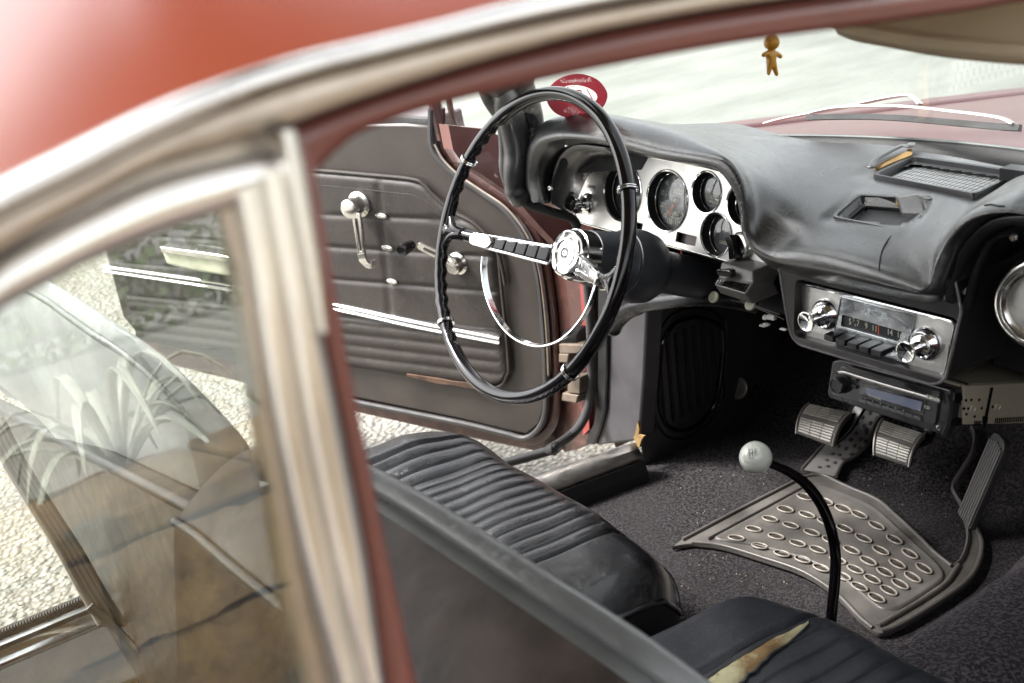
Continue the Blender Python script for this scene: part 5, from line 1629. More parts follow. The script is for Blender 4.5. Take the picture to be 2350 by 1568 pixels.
# horn ring
hr = [(1112, 590), (1111, 620), (1115, 655), (1124, 690), (1140, 725), (1163, 757), (1195, 782), (1236, 794), (1275, 787), (1308, 765), (1336, 733), (1354, 700), (1364, 672), (1369, 655)]
q = []
for i, (x, y) in enumerate(hr):
    q.append(WF.p(*WF.at(x, y, dz * .30), dz * .30))
q = cr(q, 6)
mb = MB()
ctr_ = WF.p(0, 0, dz * .3)
mb.sweep(q, [(-.0042, -.0012), (.0042, -.0012), (.0048, 0), (.0042, .0016), (-.0042, .0016), (-.0048, 0)], [(p - ctr_).normalized() * -1 * 1.0 + WF.z * .35 for p in q])
mb.build('horn_ring', M['chrome'], wheel, smooth=40)
mb = MB()
k0 = WF.p(*WF.at(1369, 655, dz * .3), dz * .3); k1 = WF.p(*WF.at(1340, 600, dz * .7), dz * .7); k2 = WF.p(*WF.at(1322, 622, dz * .75), dz * .75)
mb.sweep([k1, k1.lerp(k0, .6), k0], [(-.004, -.0015), (.004, -.0015), (.004, .0015), (-.004, .0015)], WF.z)
mb.sweep([k2, k0.lerp(k2, .25)], [(-.0035, -.0015), (.0035, -.0015), (.0035, .0015), (-.0035, .0015)], WF.z)
mb.build('horn_ring_bracket', M['chrome'], wheel, bevel=.0006)
# column
mb = MB()
mb.lathe(H0, -AX, [(.030, .030), (.0372, .034), (.0378, .037), (.0400, .060), (.0450, .092), (.0465, .094), (.0465, .096), (.0485, .097), (.0520, .110), (.0530, .128), (.0500, .145), (.0420, .158), (.0360, .162), (.0310, .170), (.0300, .34), (.030, .62)], 48)
colm = mb.build('steering_column', simple('satin_black_column', (.035, .038, .045), .42, bump=.08, bsc=900), CAR, smooth=30)
mb = MB()
for k in range(9):
    p = H0 - AX * (.066 + .0035 * k) + WF.y * -.040 + WF.x * .010
    mb.tube([p + WF.x * (.022 * t) + WF.y * (.010 * t * t) for t in (-1, -.5, 0, .5, 1)], .0011, 6)
mb.build('column_ribs', M['staindk'], colm)
# turn signal lever
mb = MB()
lv = [WF.p(*WF.at(x, y, dz - .035), dz - .035) for x, y in [(1300, 580), (1262, 572), (1224, 564)]]
mb.tube(lv, .0042, 12); tl = mb.build('signal_lever', M['chromeold'], colm)
mb = MB()
lv2 = [WF.p(*WF.at(x, y, dz - .035), dz - .035) for x, y in [(1226, 564.5), (1195, 558), (1168, 552), (1160, 550.5)]]
mb.tube(lv2, [.0058, .0070, .0082, .0070], 18)
dirn = (lv2[-1] - lv2[0]).normalized(); ou = dirn.orthogonal().normalized(); ov_ = dirn.cross(ou)
for k in range(20):
    qq = 2 * math.pi * k / 20; d = ou * math.cos(qq) + ov_ * math.sin(qq)
    mb.tube([lv2[0] + d * .0059, lv2[2] + d * .0083], .0007, 5)
mb.build('lever_grip', M['black'], colm)

# ------------------------------------------------------------------ radio and its housing
RF = Fr((0, .20, .75), (1, 0, 0), (0, .03, 1))
rp = lambda x, y, c=0.0: RF.at(x, y, c)
ho = [rp(*p, .012) for p in [(1784, 590), (1801, 700), (1814, 768), (1832, 791), (2140, 884), (2168, 874), (2206, 712), (2190, 640)]]
hr_ = quadround(ho, [.004, .004, .012, .014, .014, .014, .004, .004], 5)
plq = [rp(1832, 648), rp(2196, 739), rp(2169, 864), rp(1828, 766)]
pr = quadround(plq, .009, 5)
mb = MB()
# hood face with opening
cu_h = [hr_, [(a, b) for a, b in quadround([rp(1826, 640, .012), rp(2200, 733, .012), rp(2172, 872, .012), rp(1822, 772, .012)], .01)]]
mb.plate(RF, cu_h, .003, .012, 0, .001)
mb.grid([[RF.p(a, b, c) for a, b in hr_] for c in (.010, -.17)], closeu=True)
mb.grid([[RF.p(a, b, c) for (a, b) in cu_h[1]] for c in (.010, -.004)], closeu=True)
hs = mb.build('radio_housing', simple('satin_black_housing', (.020, .019, .019), .36, bump=.05), CAR, smooth=30)
mb = MB(); mb.tube([RF.p(a, b, .0115) for a, b in hr_], .0018, 8, closed=True)
mb.build('housing_edge', simple('pale_housing_edge', (.16, .15, .15), .3), hs)  # edge line coloured lighter than the housing face
mb = MB()
mb.plate(RF, [pr], .004, .0, 0, .0006)
radio = mb.build('radio', M['alu'], CAR, smooth=30)
mb = MB(); mb.tube([RF.p(a, b, .001) for a, b in pr], .0018, 8, closed=True); mb.build('radio_rim', M['chrome'], radio)
mq = [rp(1935, 680), rp(2099, 722), rp(2080, 831), rp(1914, 782)]
dq = [rp(1937, 721), rp(2074, 761), rp(2064, 784), rp(1933, 747)]
mb = MB(); mb.plate(RF, [quadround(mq, .002, 2), quadround(dq, .0015, 2)], .003, .0028, 0, .0004)
mb.tube([RF.p(a, b, .003) for a, b in quadround(mq, .002, 2)], .0009, 6, closed=True)
mb.text(RF, 'CHEVROLET', .0075, *rp(2007, 717), .0033, .0006, 0, sx=.9)
pm = metal('pitted_chrome', (.55, .58, .60), .10, .5, .5)
mb.build('radio_face', pm, radio, smooth=30)
mb = MB()
mb.prism([RF.p(a, b, .0003) for a, b in dq], RF.z * -.0002, 0)
for s_, x, y, sz in (('5', 1952, 738.5, .0105), ('5', 1960, 734, .0065), ('7', 1970, 742.5, .0105), ('9', 1989, 748.5, .0105), ('11', 2008, 754, .0105), ('14', 2043, 763, .0105), ('16', 2066, 769, .0105)):
    mb.text(RF, s_, sz, *rp(x, y), .0008, .0003, 1, sx=.8)
a, b = rp(2017, 756); mb.box(RF, a - .0006, a + .0006, b - .0055, b + .0055, .0004, .0010, 2)
mb.text(RF, '6', .005, *rp(1964, 746), .0008, .0003, 1)
mb.build('radio_dial', [simple('radio_dial_glass', (.035, .035, .04), .15), M['letter'], M['needle']], radio, smooth=0)
for x, y in [(1922, 767), (1949, 776), (1976, 785), (2003, 793), (2031, 801)]:
    a, b = rp(x, y); mb = MB()
    mb.prism([RF.p(a - .0070, b + .0035, .002), RF.p(a + .0070, b + .0035, .002), RF.p(a + .0070, b + .0030, .016), RF.p(a - .0070, b + .0030, .016)], RF.y * -.0075)
    mb.build('push_button', M['black'], radio, bevel=.0008)
for x, y in [(1896, 721), (2126, 788)]:
    mb = MB(); a, b = rp(x, y); o = RF.p(a, b, 0)
    mb.lathe(o, RF.z, [(.0195, 0), (.0195, .002), (.0175, .006), (.0150, .008), (.0140, .0065), (.0125, .008), (.0118, .013), (.0095, .014), (.0070, .015), (.0072, .022), (.0092, .029), (.0120, .034), (.0121, .0355), (.0112, .0358), (.0005, .0318)], 40)
    mb.build('radio_knob', M['chrome'], radio, smooth=26)

# ------------------------------------------------------------------ after-market stereo hanging beneath
st = empty('car_stereo', (.02, .2, .66), 'black after-market car stereo with blue-grey display hanging under the chrome radio', 'car stereo')
st['_base'] = (.02, .2, .66)
TF = Fr((.02, .195, .67), (1, 0, 0), (0, .05, 1))
tp_ = lambda x, y, c=0.0: TF.at(x, y, c)
fo = quadround([tp_(*p) for p in [(1910, 830), (1930, 826), (2182, 896), (2188, 906), (2168, 992), (2158, 997), (1903, 914), (1899, 902)]], .003, 3)
mb = MB(); mb.plate(TF, [fo], .012, .0, 0, .0015)
mb.grid([[TF.p(a, b, c) for a, b in fo] for c in (-.010, -.03)], closeu=True)
mb.build('fascia', simple('stereo_black', (.018, .018, .020), .30), st, smooth=40)
fi = quadround([tp_(*p) for p in [(1936, 838), (2160, 899), (2150, 975), (1912, 905), (1916, 868)]], .004, 3)
mb = MB(); mb.plate(TF, [fi], .004, .003, 0, .0008)
mb.build('face_panel', simple('stereo_face', (.035, .035, .038), .25), st, smooth=40)
mb = MB()
sA_ = cr([TF.p(*tp_(x, y, .0045), .0045) for x, y in [(1918, 858), (1935, 856), (1962, 864), (2030, 885), (2100, 905), (2157, 922)]], 5)
mb.tube(sA_, 1.0, 8, flat=(.0022, .0008), up=TF.z)
mb.build('silver_strip', simple('silver_plastic', (.42, .40, .38), .3, .6), st)
mb = MB(); mb.plate(TF, [quadround([tp_(*p, .004) for p in [(1940, 838), (2156, 899), (2155, 912), (1950, 852)]], .001, 2)], .001, .0045); mb.build('disc_slot', M['gloss'], st, smooth=0)
mb = MB(); mb.plate(TF, [quadround([tp_(*p, .004) for p in [(1974, 878), (2126, 920), (2120, 952), (1972, 908)]], .001, 2)], .001, .004)
mb.build('display_glass', M['gloss'], st, smooth=0)
mb = MB(); mb.plate(TF, [quadround([tp_(*p, .005) for p in [(1988, 889), (2117, 923), (2112, 944), (1987, 906)]], .0008, 2)], .0006, .0050)
mb.build('display', M['disp'], st, smooth=0)
mb = MB(); a, b = tp_(1935, 880, .004)
mb.lathe(TF.p(a, b, .004), TF.z, [(.0125, 0), (.0125, .0015), (.0105, .002), (.0100, .012), (.0085, .0135), (.0075, .012)], 32)
mb.build('volume_knob', M['black'], st, smooth=35)
for x, y in [(1918, 856), (1914, 874), (1913, 886), (1962, 871), (1961, 888)] + [(1982, 921), (1999, 926), (2016, 931.5), (2034, 937), (2051.5, 942.5), (2069, 948), (2087, 953.5), (2106, 959)]:
    a, b = tp_(x, y, .005); mb = MB(); w_ = .0052 if x > 1975 else .0042
    mb.box(TF, a - w_, a + w_, b - .0019, b + .0019, .004, .0068); mb.build('stereo_button', M['black'] if x < 1975 else simple('grey_button', (.10, .10, .10), .35), st, bevel=.0006)
mb = MB()
mb.text(TF, 'SONY', .0065, *tp_(2140, 915, .006), .0055, .0003, 0, bold=.0001)
mb.text(TF, 'MP3 WMA AAC', .0028, *tp_(2006, 912.5, .006), .0050, .0003, 0)
mb.text(TF, 'CD', .005, *tp_(2126, 936, .006), .0050, .0003, 0)
for k in range(8): mb.text(TF, str(k + 1) if k < 6 else '-', .0028, *tp_(1984 + 17.6 * k, 916 + 5.4 * k, .006), .0052, .0003, 0)
mb.build('fascia_lettering', M['letter'], st, smooth=0)
mb = MB(); a, b = tp_(2154, 983, .001); mb.lathe(TF.p(a, b, 0), TF.z, [(.0035, 0), (.0035, .001), (.002, .0012), (.0018, -.002)], 16); mb.build('aux_socket', M['chromeold'], st)
# metal case: side plate with slots, lugs
CX = .118
cq = [at(x, y, X=CX) for x, y in [(2190, 905), (2198, 894), (2480, 872), (2480, 968), (2187, 988)]]
for p in cq: p.y = max(p.y, .212)
mb = MB(); mb.prism(cq, (-.004, 0, 0), 0)
mb.prism([p + V((-.006, 0, 0)) for p in cq], (-.16, 0, 0), 0)
case = mb.build('case', M['zinc'], st, smooth=0, bevel=.0008)
mb = MB()
for k in range(16):
    x = 2284 + k * 4.4; q = [at(x, 977 - (x - 2187) * .055, X=CX + .0006), at(x + 2.2, 977 - (x - 2187) * .055, X=CX + .0006), at(x + 3.0, 965 - (x - 2187) * .055, X=CX + .0006), at(x + .8, 965 - (x - 2187) * .055, X=CX + .0006)]
    mb.prism(q, (-.002, 0, 0))
for k in range(5):
    x = 2236 + k * 3.4; q = [at(x, 978, X=CX + .0006), at(x + 1.7, 978, X=CX + .0006), at(x + 3, 966, X=CX + .0006), at(x + 1.3, 966, X=CX + .0006)]; mb.prism(q, (-.002, 0, 0))
for x, y in [(2217, 919), (2229, 918), (2213, 938), (2222, 938), (2218, 951), (2237, 956), (2253, 937), (2247, 918), (2278, 934)]:
    c = at(x, y, X=CX + .0004); mb.lathe(c, (1, 0, 0), [(.0017, -.001), (.0017, .0004)], 10)
for P in ([(2191, 904), (2207, 902), (2209, 918), (2199, 926), (2190, 922)], [(2187, 966), (2200, 958), (2208, 960), (2207, 976), (2188, 980)], [(2274, 890), (2280, 890), (2262, 980), (2256, 980)], [(2256, 955), (2268, 957), (2266, 972), (2255, 972)]):
    mb.prism([at(x, y, X=CX + .0008) for x, y in P], (-.002, 0, 0))
mb.build('case_openings', M['gloss'], st, smooth=0)
for x, y in [(2233, 938), (2290, 934)]:
    mb = MB(); c = at(x, y, X=CX + .0002); mb.lathe(c, (1, 0, 0), [(.006, 0), (.0055, .0012), (.004, .0012), (.0035, .0002)], 20); mb.build('case_boss', M['zinc'], st, smooth=30)
mb = MB(); mb.tube(cr([at(2184, 900, X=.11), at(2190, 925, X=.113), at(2186, 960, X=.113), at(2172, 1000, X=.11)], 5), 1.0, 8, flat=(.008, .004), up=(1, 0, 0)); mb.build('mounting_cage', M['black'], st)

# ------------------------------------------------------------------ heater control, hand brake, dimmer switch, wiring
hcq = lambda P, Y=.235: [at(x, y, Y=Y) for x, y in P]
mb = MB()
A4 = at(1650, 636, Y=.225); B4 = at(1728, 648, Y=.225); C4 = at(1711, 675, Y=.205); D4 = at(1639, 653, Y=.205); E4 = at(1727, 698, Y=.225); F4 = at(1652, 673, Y=.225)
G4 = at(1655, 603, Y=.235); H4 = at(1727, 622, Y=.235)
back = V((0, .05, 0))
vs = [G4, H4, A4, B4, D4, C4, F4, E4] + [p + back for p in (G4, H4, A4, B4, D4, C4, F4, E4)]
mb.add(vs, [(0, 1, 3, 2), (2, 3, 5, 4), (4, 5, 7, 6), (1, 9, 11, 3), (3, 11, 13, 5), (5, 13, 15, 7), (0, 2, 10, 8), (2, 4, 12, 10), (4, 6, 14, 12), (6, 7, 15, 14), (0, 8, 9, 1), (8, 10, 12, 14, 15, 13, 11, 9)])
hcn = mb.build('heater_control', simple('grey_heater_box', (.16, .155, .15), .4, var=.3), CAR, smooth=0, bevel=.0015)
mb = MB()
for k in range(12):
    t = (k + .55) / 12.6
    a, b = A4.lerp(B4, t), D4.lerp(C4, t); d = (B4 - A4).normalized() * .0016
    n_ = (B4 - A4).cross(D4 - A4).normalized() * .0006
    if n_.y > 0: n_ = -n_
    mb.prism([a.lerp(b, .22) - d + n_, a.lerp(b, .22) + d + n_, a.lerp(b, .9) + d + n_, a.lerp(b, .9) - d + n_], -n_ * 2)
mb.build('heater_slots', M['gloss'], hcn, smooth=0)
mb = MB(); mb.prism([at(x, y, Y=.215) for x, y in [(1640, 622), (1666, 619), (1676, 622), (1679, 638), (1650, 635)]], (0, .01, 0)); mb.build('heater_lever', M['gloss'], hcn, bevel=.002)
mb = MB()
hb_ = cr([at(1404, 764, Y=.27), at(1408, 748, Y=.27), at(1420, 730, Y=.27), at(1443, 711, Y=.272), at(1478, 698, Y=.275), at(1530, 690, Y=.28), at(1590, 684, Y=.29), at(1660, 686, Y=.31), at(1740, 700, Y=.34)], 6)
mb.tube(hb_, [.0095, .0125, .0140] + [.0150] * 20 + [.0135] * (len(hb_) - 23), 16)
mb.build('parking_brake_handle', simple('worn_black_metal', (.030, .030, .031), .28, .5, var=.5, bump=.3, bsc=300), CAR, smooth=60)
for x, y in [(1724, 700), (1640, 683)]:
    mb = MB(); mb.lathe(at(x, y, Y=.255), (0, -.8, .5), [(.0085, 0), (.0085, .004)], 24); mb.build('pull_knob', M['cream'], CAR, bevel=.001)
mb = MB()
for P in ([(1760, 722), (1777, 725), (1776, 737), (1757, 733)], [(1750, 724), (1759, 726), (1756, 736), (1748, 733)], [(1750, 742), (1763, 746), (1761, 751), (1748, 747)], [(1742, 745), (1755, 750), (1754, 753), (1741, 749)], [(1788, 754), (1802, 758), (1801, 761), (1787, 757)]):
    mb.prism([at(x, y, Y=.32) for x, y in P], (0, .006, 0))
mb.build('wiring_connector', simple('white_connector', (.55, .53, .53), .4), CAR, smooth=0, bevel=.001)
mb = MB()
for k, P in enumerate(([(1700, 690), (1740, 704), (1790, 722)], [(1705, 694), (1750, 712), (1800, 733)], [(1560, 668), (1600, 680), (1650, 690)], [(1475, 650), (1530, 668), (1560, 664), (1620, 660)])):
    mb.tube(cr([at(x, y, Y=.30) for x, y in P], 6), .0013, 6)
mb.tube(cr([at(1562, 575, Y=.30), at(1568, 590, Y=.29), at(1576, 598, Y=.29)], 5), .001, 6, mi=1)
mb.build('wiring', [M['black'], M['needle']], CAR)
ds_o = at(1690, 891, Y=.575); dax = V((.30, -.80, .38)).normalized()
mb = MB()
mb.lathe(ds_o, dax, [(.0215, -.004), (.0215, .0), (.0190, .0008), (.0190, -.0002), (.0155, -.0002), (.0150, .0012), (.0118, .0012), (.0115, -.0001), (.0082, -.0001), (.008, .0012), (.005, .0012), (.0045, .0), (.0005, .0006)], 40)
dsw = mb.build('dimmer_switch', simple('worn_steel', (.30, .28, .27), .35, .8), CAR, smooth=20)
mb = MB(); mb.lathe(ds_o - dax * .004, -dax, [(.012, 0), (.012, .034), (.022, .036), (.022, .046)], 32); mb.build('switch_body', M['gloss'], dsw)

# ------------------------------------------------------------------ pedals
def pedal(P, Y0, nrows, name, lbl=None, curve=.010):
    q = [at(x, y, Y=Y0 + dy) for (x, y), dy in zip(P, (.025, .025, -.025, -.025))]
    tl_, tr_, br__, bl__ = q
    nrm = (tr_ - tl_).cross(bl__ - tl_).normalized()
    if nrm.y > 0: nrm = -nrm
    def S(u, v, c=0): return tl_.lerp(tr_, u).lerp(bl__.lerp(br__, u), v) + nrm * (c + curve * (1 - (2 * v - 1) ** 2))
    mb = MB()
    rows = [[S(u / 10, v / 14, 0) for u in range(11)] for v in range(15)]
    mb.grid(rows)
    o = mb.build(name, M['matrub'], CAR, smooth=60, solid=.010, bevel=.002)
    mb = MB()
    for v in range(nrows):
        for h0, h1 in ((.07, .36), (.38, .65), (.67, .94)):
            for half in (0, 1):
                v0 = (.05 if half == 0 else .56) + .40 * v / nrows; v1 = v0 + .40 / nrows * .55
                mb.add([S(h0, v0, .0005), S(h1, v0, .0005), S(h1, v1, .0005), S(h0, v1, .0005), S(h0, v0, .003), S(h1, v0, .003), S(h1, v1, .003), S(h0, v1, .003)], [(4, 5, 6, 7), (0, 1, 5, 4), (1, 2, 6, 5), (2, 3, 7, 6), (3, 0, 4, 7)])
    mb.build('tread', simple('worn_tread', (.42, .40, .35), .38, .2, var=.4), o, smooth=0)
    mb = MB()
    mb.tube([S(0, v / 10, .001) for v in range(11)], .0022, 6); mb.tube([S(1, v / 10, .001) for v in range(11)], .0022, 6)
    mb.build('tread_edge', simple('worn_tread_edge', (.25, .23, .21), .4, .4), o)
    return o, S
cl, SCl = pedal([(1857, 926), (1955, 946), (1911, 1026), (1828, 996)], .56, 6, 'clutch_pedal')
bk, SBk = pedal([(2026, 963), (2124, 995), (2086, 1073), (2006, 1046)], .56, 6, 'brake_pedal')
mb = MB()
mb.sweep(cr([SCl(.8, .9, -.012), SCl(.98, .4, -.02), at(1975, 935, Y=.60), at(2010, 880, Y=.62), at(2040, 780, Y=.64)], 5), [(-.009, -.004), (.009, -.004), (.009, .004), (-.009, .004)], (0, -1, .4))
mb.build('pedal_arm', M['gloss'], cl, bevel=.001)
mb = MB()
mb.sweep(cr([SBk(.6, .5, -.014), SBk(.9, .0, -.02), at(2140, 960, Y=.62), at(2160, 860, Y=.66)], 5), [(-.009, -.004), (.009, -.004), (.009, .004), (-.009, .004)], (0, -1, .4))
mb.build('pedal_arm', M['gloss'], bk, bevel=.001)
# accelerator
a0 = at(2222, 1172, Z=.325); a1 = at(2288, 1018, Z=.435)
d_ = (a1 - a0); L = d_.length
sidev = (at(2240, 1190, Z=.325) - at(2204, 1150, Z=.325)); 
AFp = Fr(a0, d_, sidev.cross(d_).cross(d_) * -1)
if AFp.z.z < 0: AFp = Fr(a0, d_, AFp.y * -1)
mb = MB(); hw2 = .0215
mb.plate(AFp, [quadround([(-.02, -hw2), (L + .012, -hw2), (L + .012, hw2), (-.02, hw2)], [.003, .018, .018, .003], 6)], .010, 0, 0, .001)
acc = mb.build('accelerator_pedal', M['rubber'], CAR, smooth=40)
mb = MB()
for k in range(7):
    y = -hw2 + .004 + k * (2 * hw2 - .008) / 6
    mb.box(AFp, -.016, L + .004 - .006 * abs(k - 3) / 3, y - .0019, y + .0019, 0, .0028)
mb.build('ribs', simple('grey_ribs', (.13, .125, .12), .45), acc, bevel=.0008)

# gear lever
mb = MB()
gl = [(1757, 1062, -.035), (1785, 1072, -.032), (1815, 1086, -.028), (1850, 1112, -.02), (1882, 1154, -.012), (1905, 1208, -.005), (1917, 1270, .0), (1916, 1330, .005), (1909, 1405, .01), (1902, 1500, .015)]
gp_ = cr([at(x, y, X=xx) for x, y, xx in gl], 6)
mb.tube(gp_, [.0045 + .0022 * min(1, k / 20) for k in range(len(gp_))], 16)
glv = mb.build('gear_lever', M['gloss'], CAR, smooth=180)
kc = at(1734, 1050, X=-.037)
mb = MB(); mb.ball(kc, .0190, 36, 22)
gk = mb.build('shift_knob', M['white'], glv, smooth=180)
kd = (kc + V((-.2, -.6, 1.0)))
kn = (V((-.35, -.45, .82))).normalized()
# direction of the engraved pattern, towards upper left of the ball
pd = (at(1722, 1036, X=-.037) - kc); tocam = (CAM - kc).normalized()
kn = (pd.normalized() * .55 + tocam * .85).normalized()
KF2 = Fr(kc, kn.cross(V((0, 0, 1))) * -1, V((0, 0, 1)))
KF2 = Fr(kc, kn.orthogonal(), kn.cross(kn.orthogonal()))
def onball(a, b, o=.0002):
    r_ = .0190 + o; return kc + (kn * math.sqrt(max(1e-9, 1 - a * a - b * b)) + KFx * a + KFy * b) * r_
KFx = RT - kn * RT.dot(kn); KFx.normalize(); KFy = kn.cross(KFx)
mb = MB()
for P in ([(-.18, .02), (.18, .10)], [(-.18, .22), (-.18, -.18)], [(0, .28), (.0, -.14)], [(.18, .32), (.18, -.08)], [(-.25, .27), (-.12, .30)], [(-.24, -.26), (-.14, -.24)], [(-.04, -.22), (.05, -.20)]):
    q = [onball(P[0][0] + (P[1][0] - P[0][0]) * t / 5, P[0][1] + (P[1][1] - P[0][1]) * t / 5) for t in range(6)]
    mb.tube(q, .00028, 5)
mb.build('shift_pattern', simple('grey_engraving', (.18, .18, .17), .6), glv)

# ------------------------------------------------------------------ rubber floor mat
MZ = .292
MF = Fr((-.2, .25, MZ), (1, 0, 0), (0, 1, 0))
mt = empty('floor_mat', (-.2, .25, MZ - .01), 'worn grey rubber floor mat with oval studs under the pedals', 'floor mat')
mt['_base'] = (-.2, .25, MZ - .01)
mp_ = lambda x, y: MF.at(x, y)
main = [(1560, 1241), (1844, 1092), (1880, 1086), (1905, 1100), (1919, 1109), (1956, 1122), (2013, 1147), (2055, 1182), (2106, 1229), (2144, 1267), (2178, 1299), (2190, 1300), (2202, 1290), (2215, 1267), (2222, 1229), (2215, 1195), (2226, 1188), (2241, 1207), (2255, 1248), (2249, 1289), (2223, 1334), (2163, 1379), (2069, 1435), (2024, 1452), (2003, 1444), (1971, 1417), (1919, 1364), (1844, 1315), (1750, 1282), (1656, 1254), (1589, 1246)]
mo = cr([V((*mp_(x, y), 0)) for x, y in main], 3, True); mo = [(p.x, p.y) for p in mo]
mb = MB(); mb.plate(MF, [mo], .008, 0, 0, .0015)
mb.build('mat_base', M['matrub'], mt, smooth=40)
def ridge(mb, P, r, cl=False, h=.0, flat=None):
    q = cr([MF.p(*mp_(x, y), h) for x, y in P], 5, cl)
    mb.tube(q, 1.0 if flat else r, 8, closed=cl, flat=flat, up=(0, 0, 1) if flat else None)
mb = MB()
ridge(mb, [(1566, 1241), (1700, 1170), (1844, 1096)], 0, False, .001, (.003, .004))
ridge(mb, [(1844, 1096), (1885, 1092), (1930, 1112), (1956, 1124), (2013, 1149), (2055, 1184), (2106, 1231), (2144, 1269), (2184, 1301)], 0, False, .001, (.003, .004))
ridge(mb, [(2190, 1301), (2206, 1288), (2217, 1262), (2222, 1229), (2216, 1198)], 0, False, .001, (.003, .005))
ridge(mb, [(2241, 1209), (2253, 1248), (2247, 1289), (2221, 1332), (2161, 1377), (2067, 1433), (2022, 1449)], 0, False, .0005, (.004, .004))
ridge(mb, [(2003, 1442), (1971, 1415), (1919, 1362), (1844, 1313), (1750, 1280), (1656, 1252), (1589, 1244)], 0, False, .0005, (.003, .003))
ridge(mb, [(2015, 1440), (2110, 1384), (2170, 1342), (2200, 1300)], 0, False, .001, (.004, .005))
ridge(mb, [(1625, 1240), (1750, 1172), (1850, 1118)], 0, False, .001, (.002, .004))
mb.build('mat_rim', simple('mat_rim_rubber', (.10, .092, .085), .36, var=.2), mt, smooth=60)
# raised inner tray edge
mb = MB()
tray = [(1640, 1236), (1655, 1226), (1760, 1170), (1860, 1116), (1895, 1118), (1960, 1142), (2010, 1168), (2060, 1212), (2110, 1258), (2148, 1292), (2166, 1316), (2164, 1334), (2140, 1352), (2080, 1392), (2050, 1402), (2020, 1400), (1990, 1378), (1940, 1336), (1880, 1300), (1800, 1272), (1720, 1252), (1660, 1244)]
q = [V((*mp_(x, y), 0)) for x, y in tray]
q = cr(q, 4, True); cxm = sum(p.x for p in q) / len(q); cym = sum(p.y for p in q) / len(q)
rows = []
for k, c in ((1.0, .0002), (.985, .0035), (.965, .004), (.94, .002), (.90, .0016)):
    rows.append([MF.p(cxm + (p.x - cxm) * k, cym + (p.y - cym) * k, c) for p in q])
mb.grid(rows, closeu=True)
base = len(mb.v) - len(q); mb.f.append(tuple(base + k for k in range(len(q)))); mb.m.append(0)
mb.build('mat_tray', M['matrub'], mt, smooth=60)
ovals = [(1010,603),(1130,632),(1242,675),(1342,713),(1448,780),(890,680),(1022,713),(1135,755),(1252,797),(1368,858),(1557,865),(1473,932),(1652,952),(1575,1015),(1738,1042),(797,738),(923,778),(1052,822),(1165,868),(1295,930),(1398,997),(1500,1065),(1668,1095),(1592,1138),(695,800),(833,845),(965,888),(1088,927),(1210,990),(1318,1048),(1422,1108),(1522,1177),(590,855),(732,903),(868,950),(995,986),(1108,1038),(1240,1090),(1343,1155),(1448,1222)]
mb_r = MB(); mb_d = MB()
for x, y in ovals:
    px, py = 1469 + x * .375, 918 + y * .375
    sl_ = .18 + (x - 590) / 1150 * .55
    a, b = mp_(px, py); a2, b2 = mp_(px + 17, py + 17 * sl_)
    ux, uy = a2 - a, b2 - b; l = math.hypot(ux, uy); ux, uy = ux / l, uy / l
    l = min(max(l, .0125), .0150); mn = .0068 if y > 700 else .0080
    pts = [(a + ux * l * math.cos(t) - uy * mn * math.sin(t), b + uy * l * math.cos(t) + ux * mn * math.sin(t)) for t in [2 * math.pi * k / 28 for k in range(28)]]
    mb_r.tube([MF.p(p[0], p[1], .0032) for p in pts], .0015, 6, closed=True)
    dome = [[MF.p(a + (p[0] - a) * k, b + (p[1] - b) * k, c) for p in pts] for k, c in ((.95, .0018), (.85, .0012), (.5, .0026), (.1, .0034))]
    mb_d.grid(dome, closeu=True)
mb_r.build('stud_rims', simple('stud_rim', (.24, .215, .185), .30, var=.3), mt, smooth=180)
mb_d.build('studs', simple('stud_dome', (.045, .038, .032), .22, var=.4), mt, smooth=180)
# heel-rest tongue running up to the pedals, with round dots
mb = MB()
left = [(1840, 1094), (1862, 1070), (1890, 1040), (1915, 1008), (1938, 975), (1965, 942), (1985, 925)]
right = [(1919, 1111), (1935, 1080), (1972, 1056), (2003, 1024), (2016, 985), (2030, 960), (2060, 945)]
def mz(x, y):
    p = at(x, y, bvh=BV_FL, off=.014); 
    p2 = at(x, y, Z=MZ)
    return p if p.z > MZ else p2
la = cr([mz(*p) for p in left], 5); ra = cr([mz(*p) for p in right], 5)
mb.grid([[a.lerp(b, k / 6) for k in range(7)] for a, b in zip(la, ra)])
tg_ = mb.build('mat_tongue', simple('tongue_rubber', (.23, .22, .215), .4, var=.15, bump=.2, bsc=700), mt, smooth=180)
BVT = BVHTree.FromPolygons([tuple(p) for p in mb.v], mb.f)
mb = MB(); mb.tube(ra, .003, 8); mb.tube(la, .003, 8); mb.build('tongue_rim', M['matrub'], tg_)
mb = MB()
for x, y in [(1410,80),(1452,112),(1505,118),(1362,108),(1330,145),(1410,142),(1372,160),(1285,190),(1322,205),(1388,200),(1425,208),(1252,238),(1290,245),(1350,243),(1380,255),(1215,285),(1262,300),(1312,283),(1342,298),(1180,330),(1220,338),(1294,336),(1142,370),(1246,365),(1190,385),(1098,413),(1148,408)]:
    px, py = 1469 + x * .375, 918 + y * .375
    try: p = at(px, py, bvh=BVT, off=.0002)
    except ValueError: continue
    n_ = BVT.find_nearest(p)[1]
    if n_.z < 0: n_ = -n_
    mb.lathe(p, n_, [(.0042, -.001), (.0040, .0008), (.0025, .0018), (.0003, .002)], 16)
mb.build('dots', simple('tongue_dot', (.06, .057, .055), .35), tg_, smooth=60)
# side strip curling round the accelerator
mb = MB()
sp_ = [(2218, 1200), (2204, 1172), (2196, 1140), (2200, 1116), (2216, 1088), (2236, 1056), (2246, 1026), (2245, 1002), (2238, 988)]
q = cr([mz(*p) for p in sp_], 6)
mb.tube(q, 1.0, 8, flat=(.004, .006), up=(0, -.2, 1))
mb.build('mat_strip', M['matrub'], mt, smooth=60)

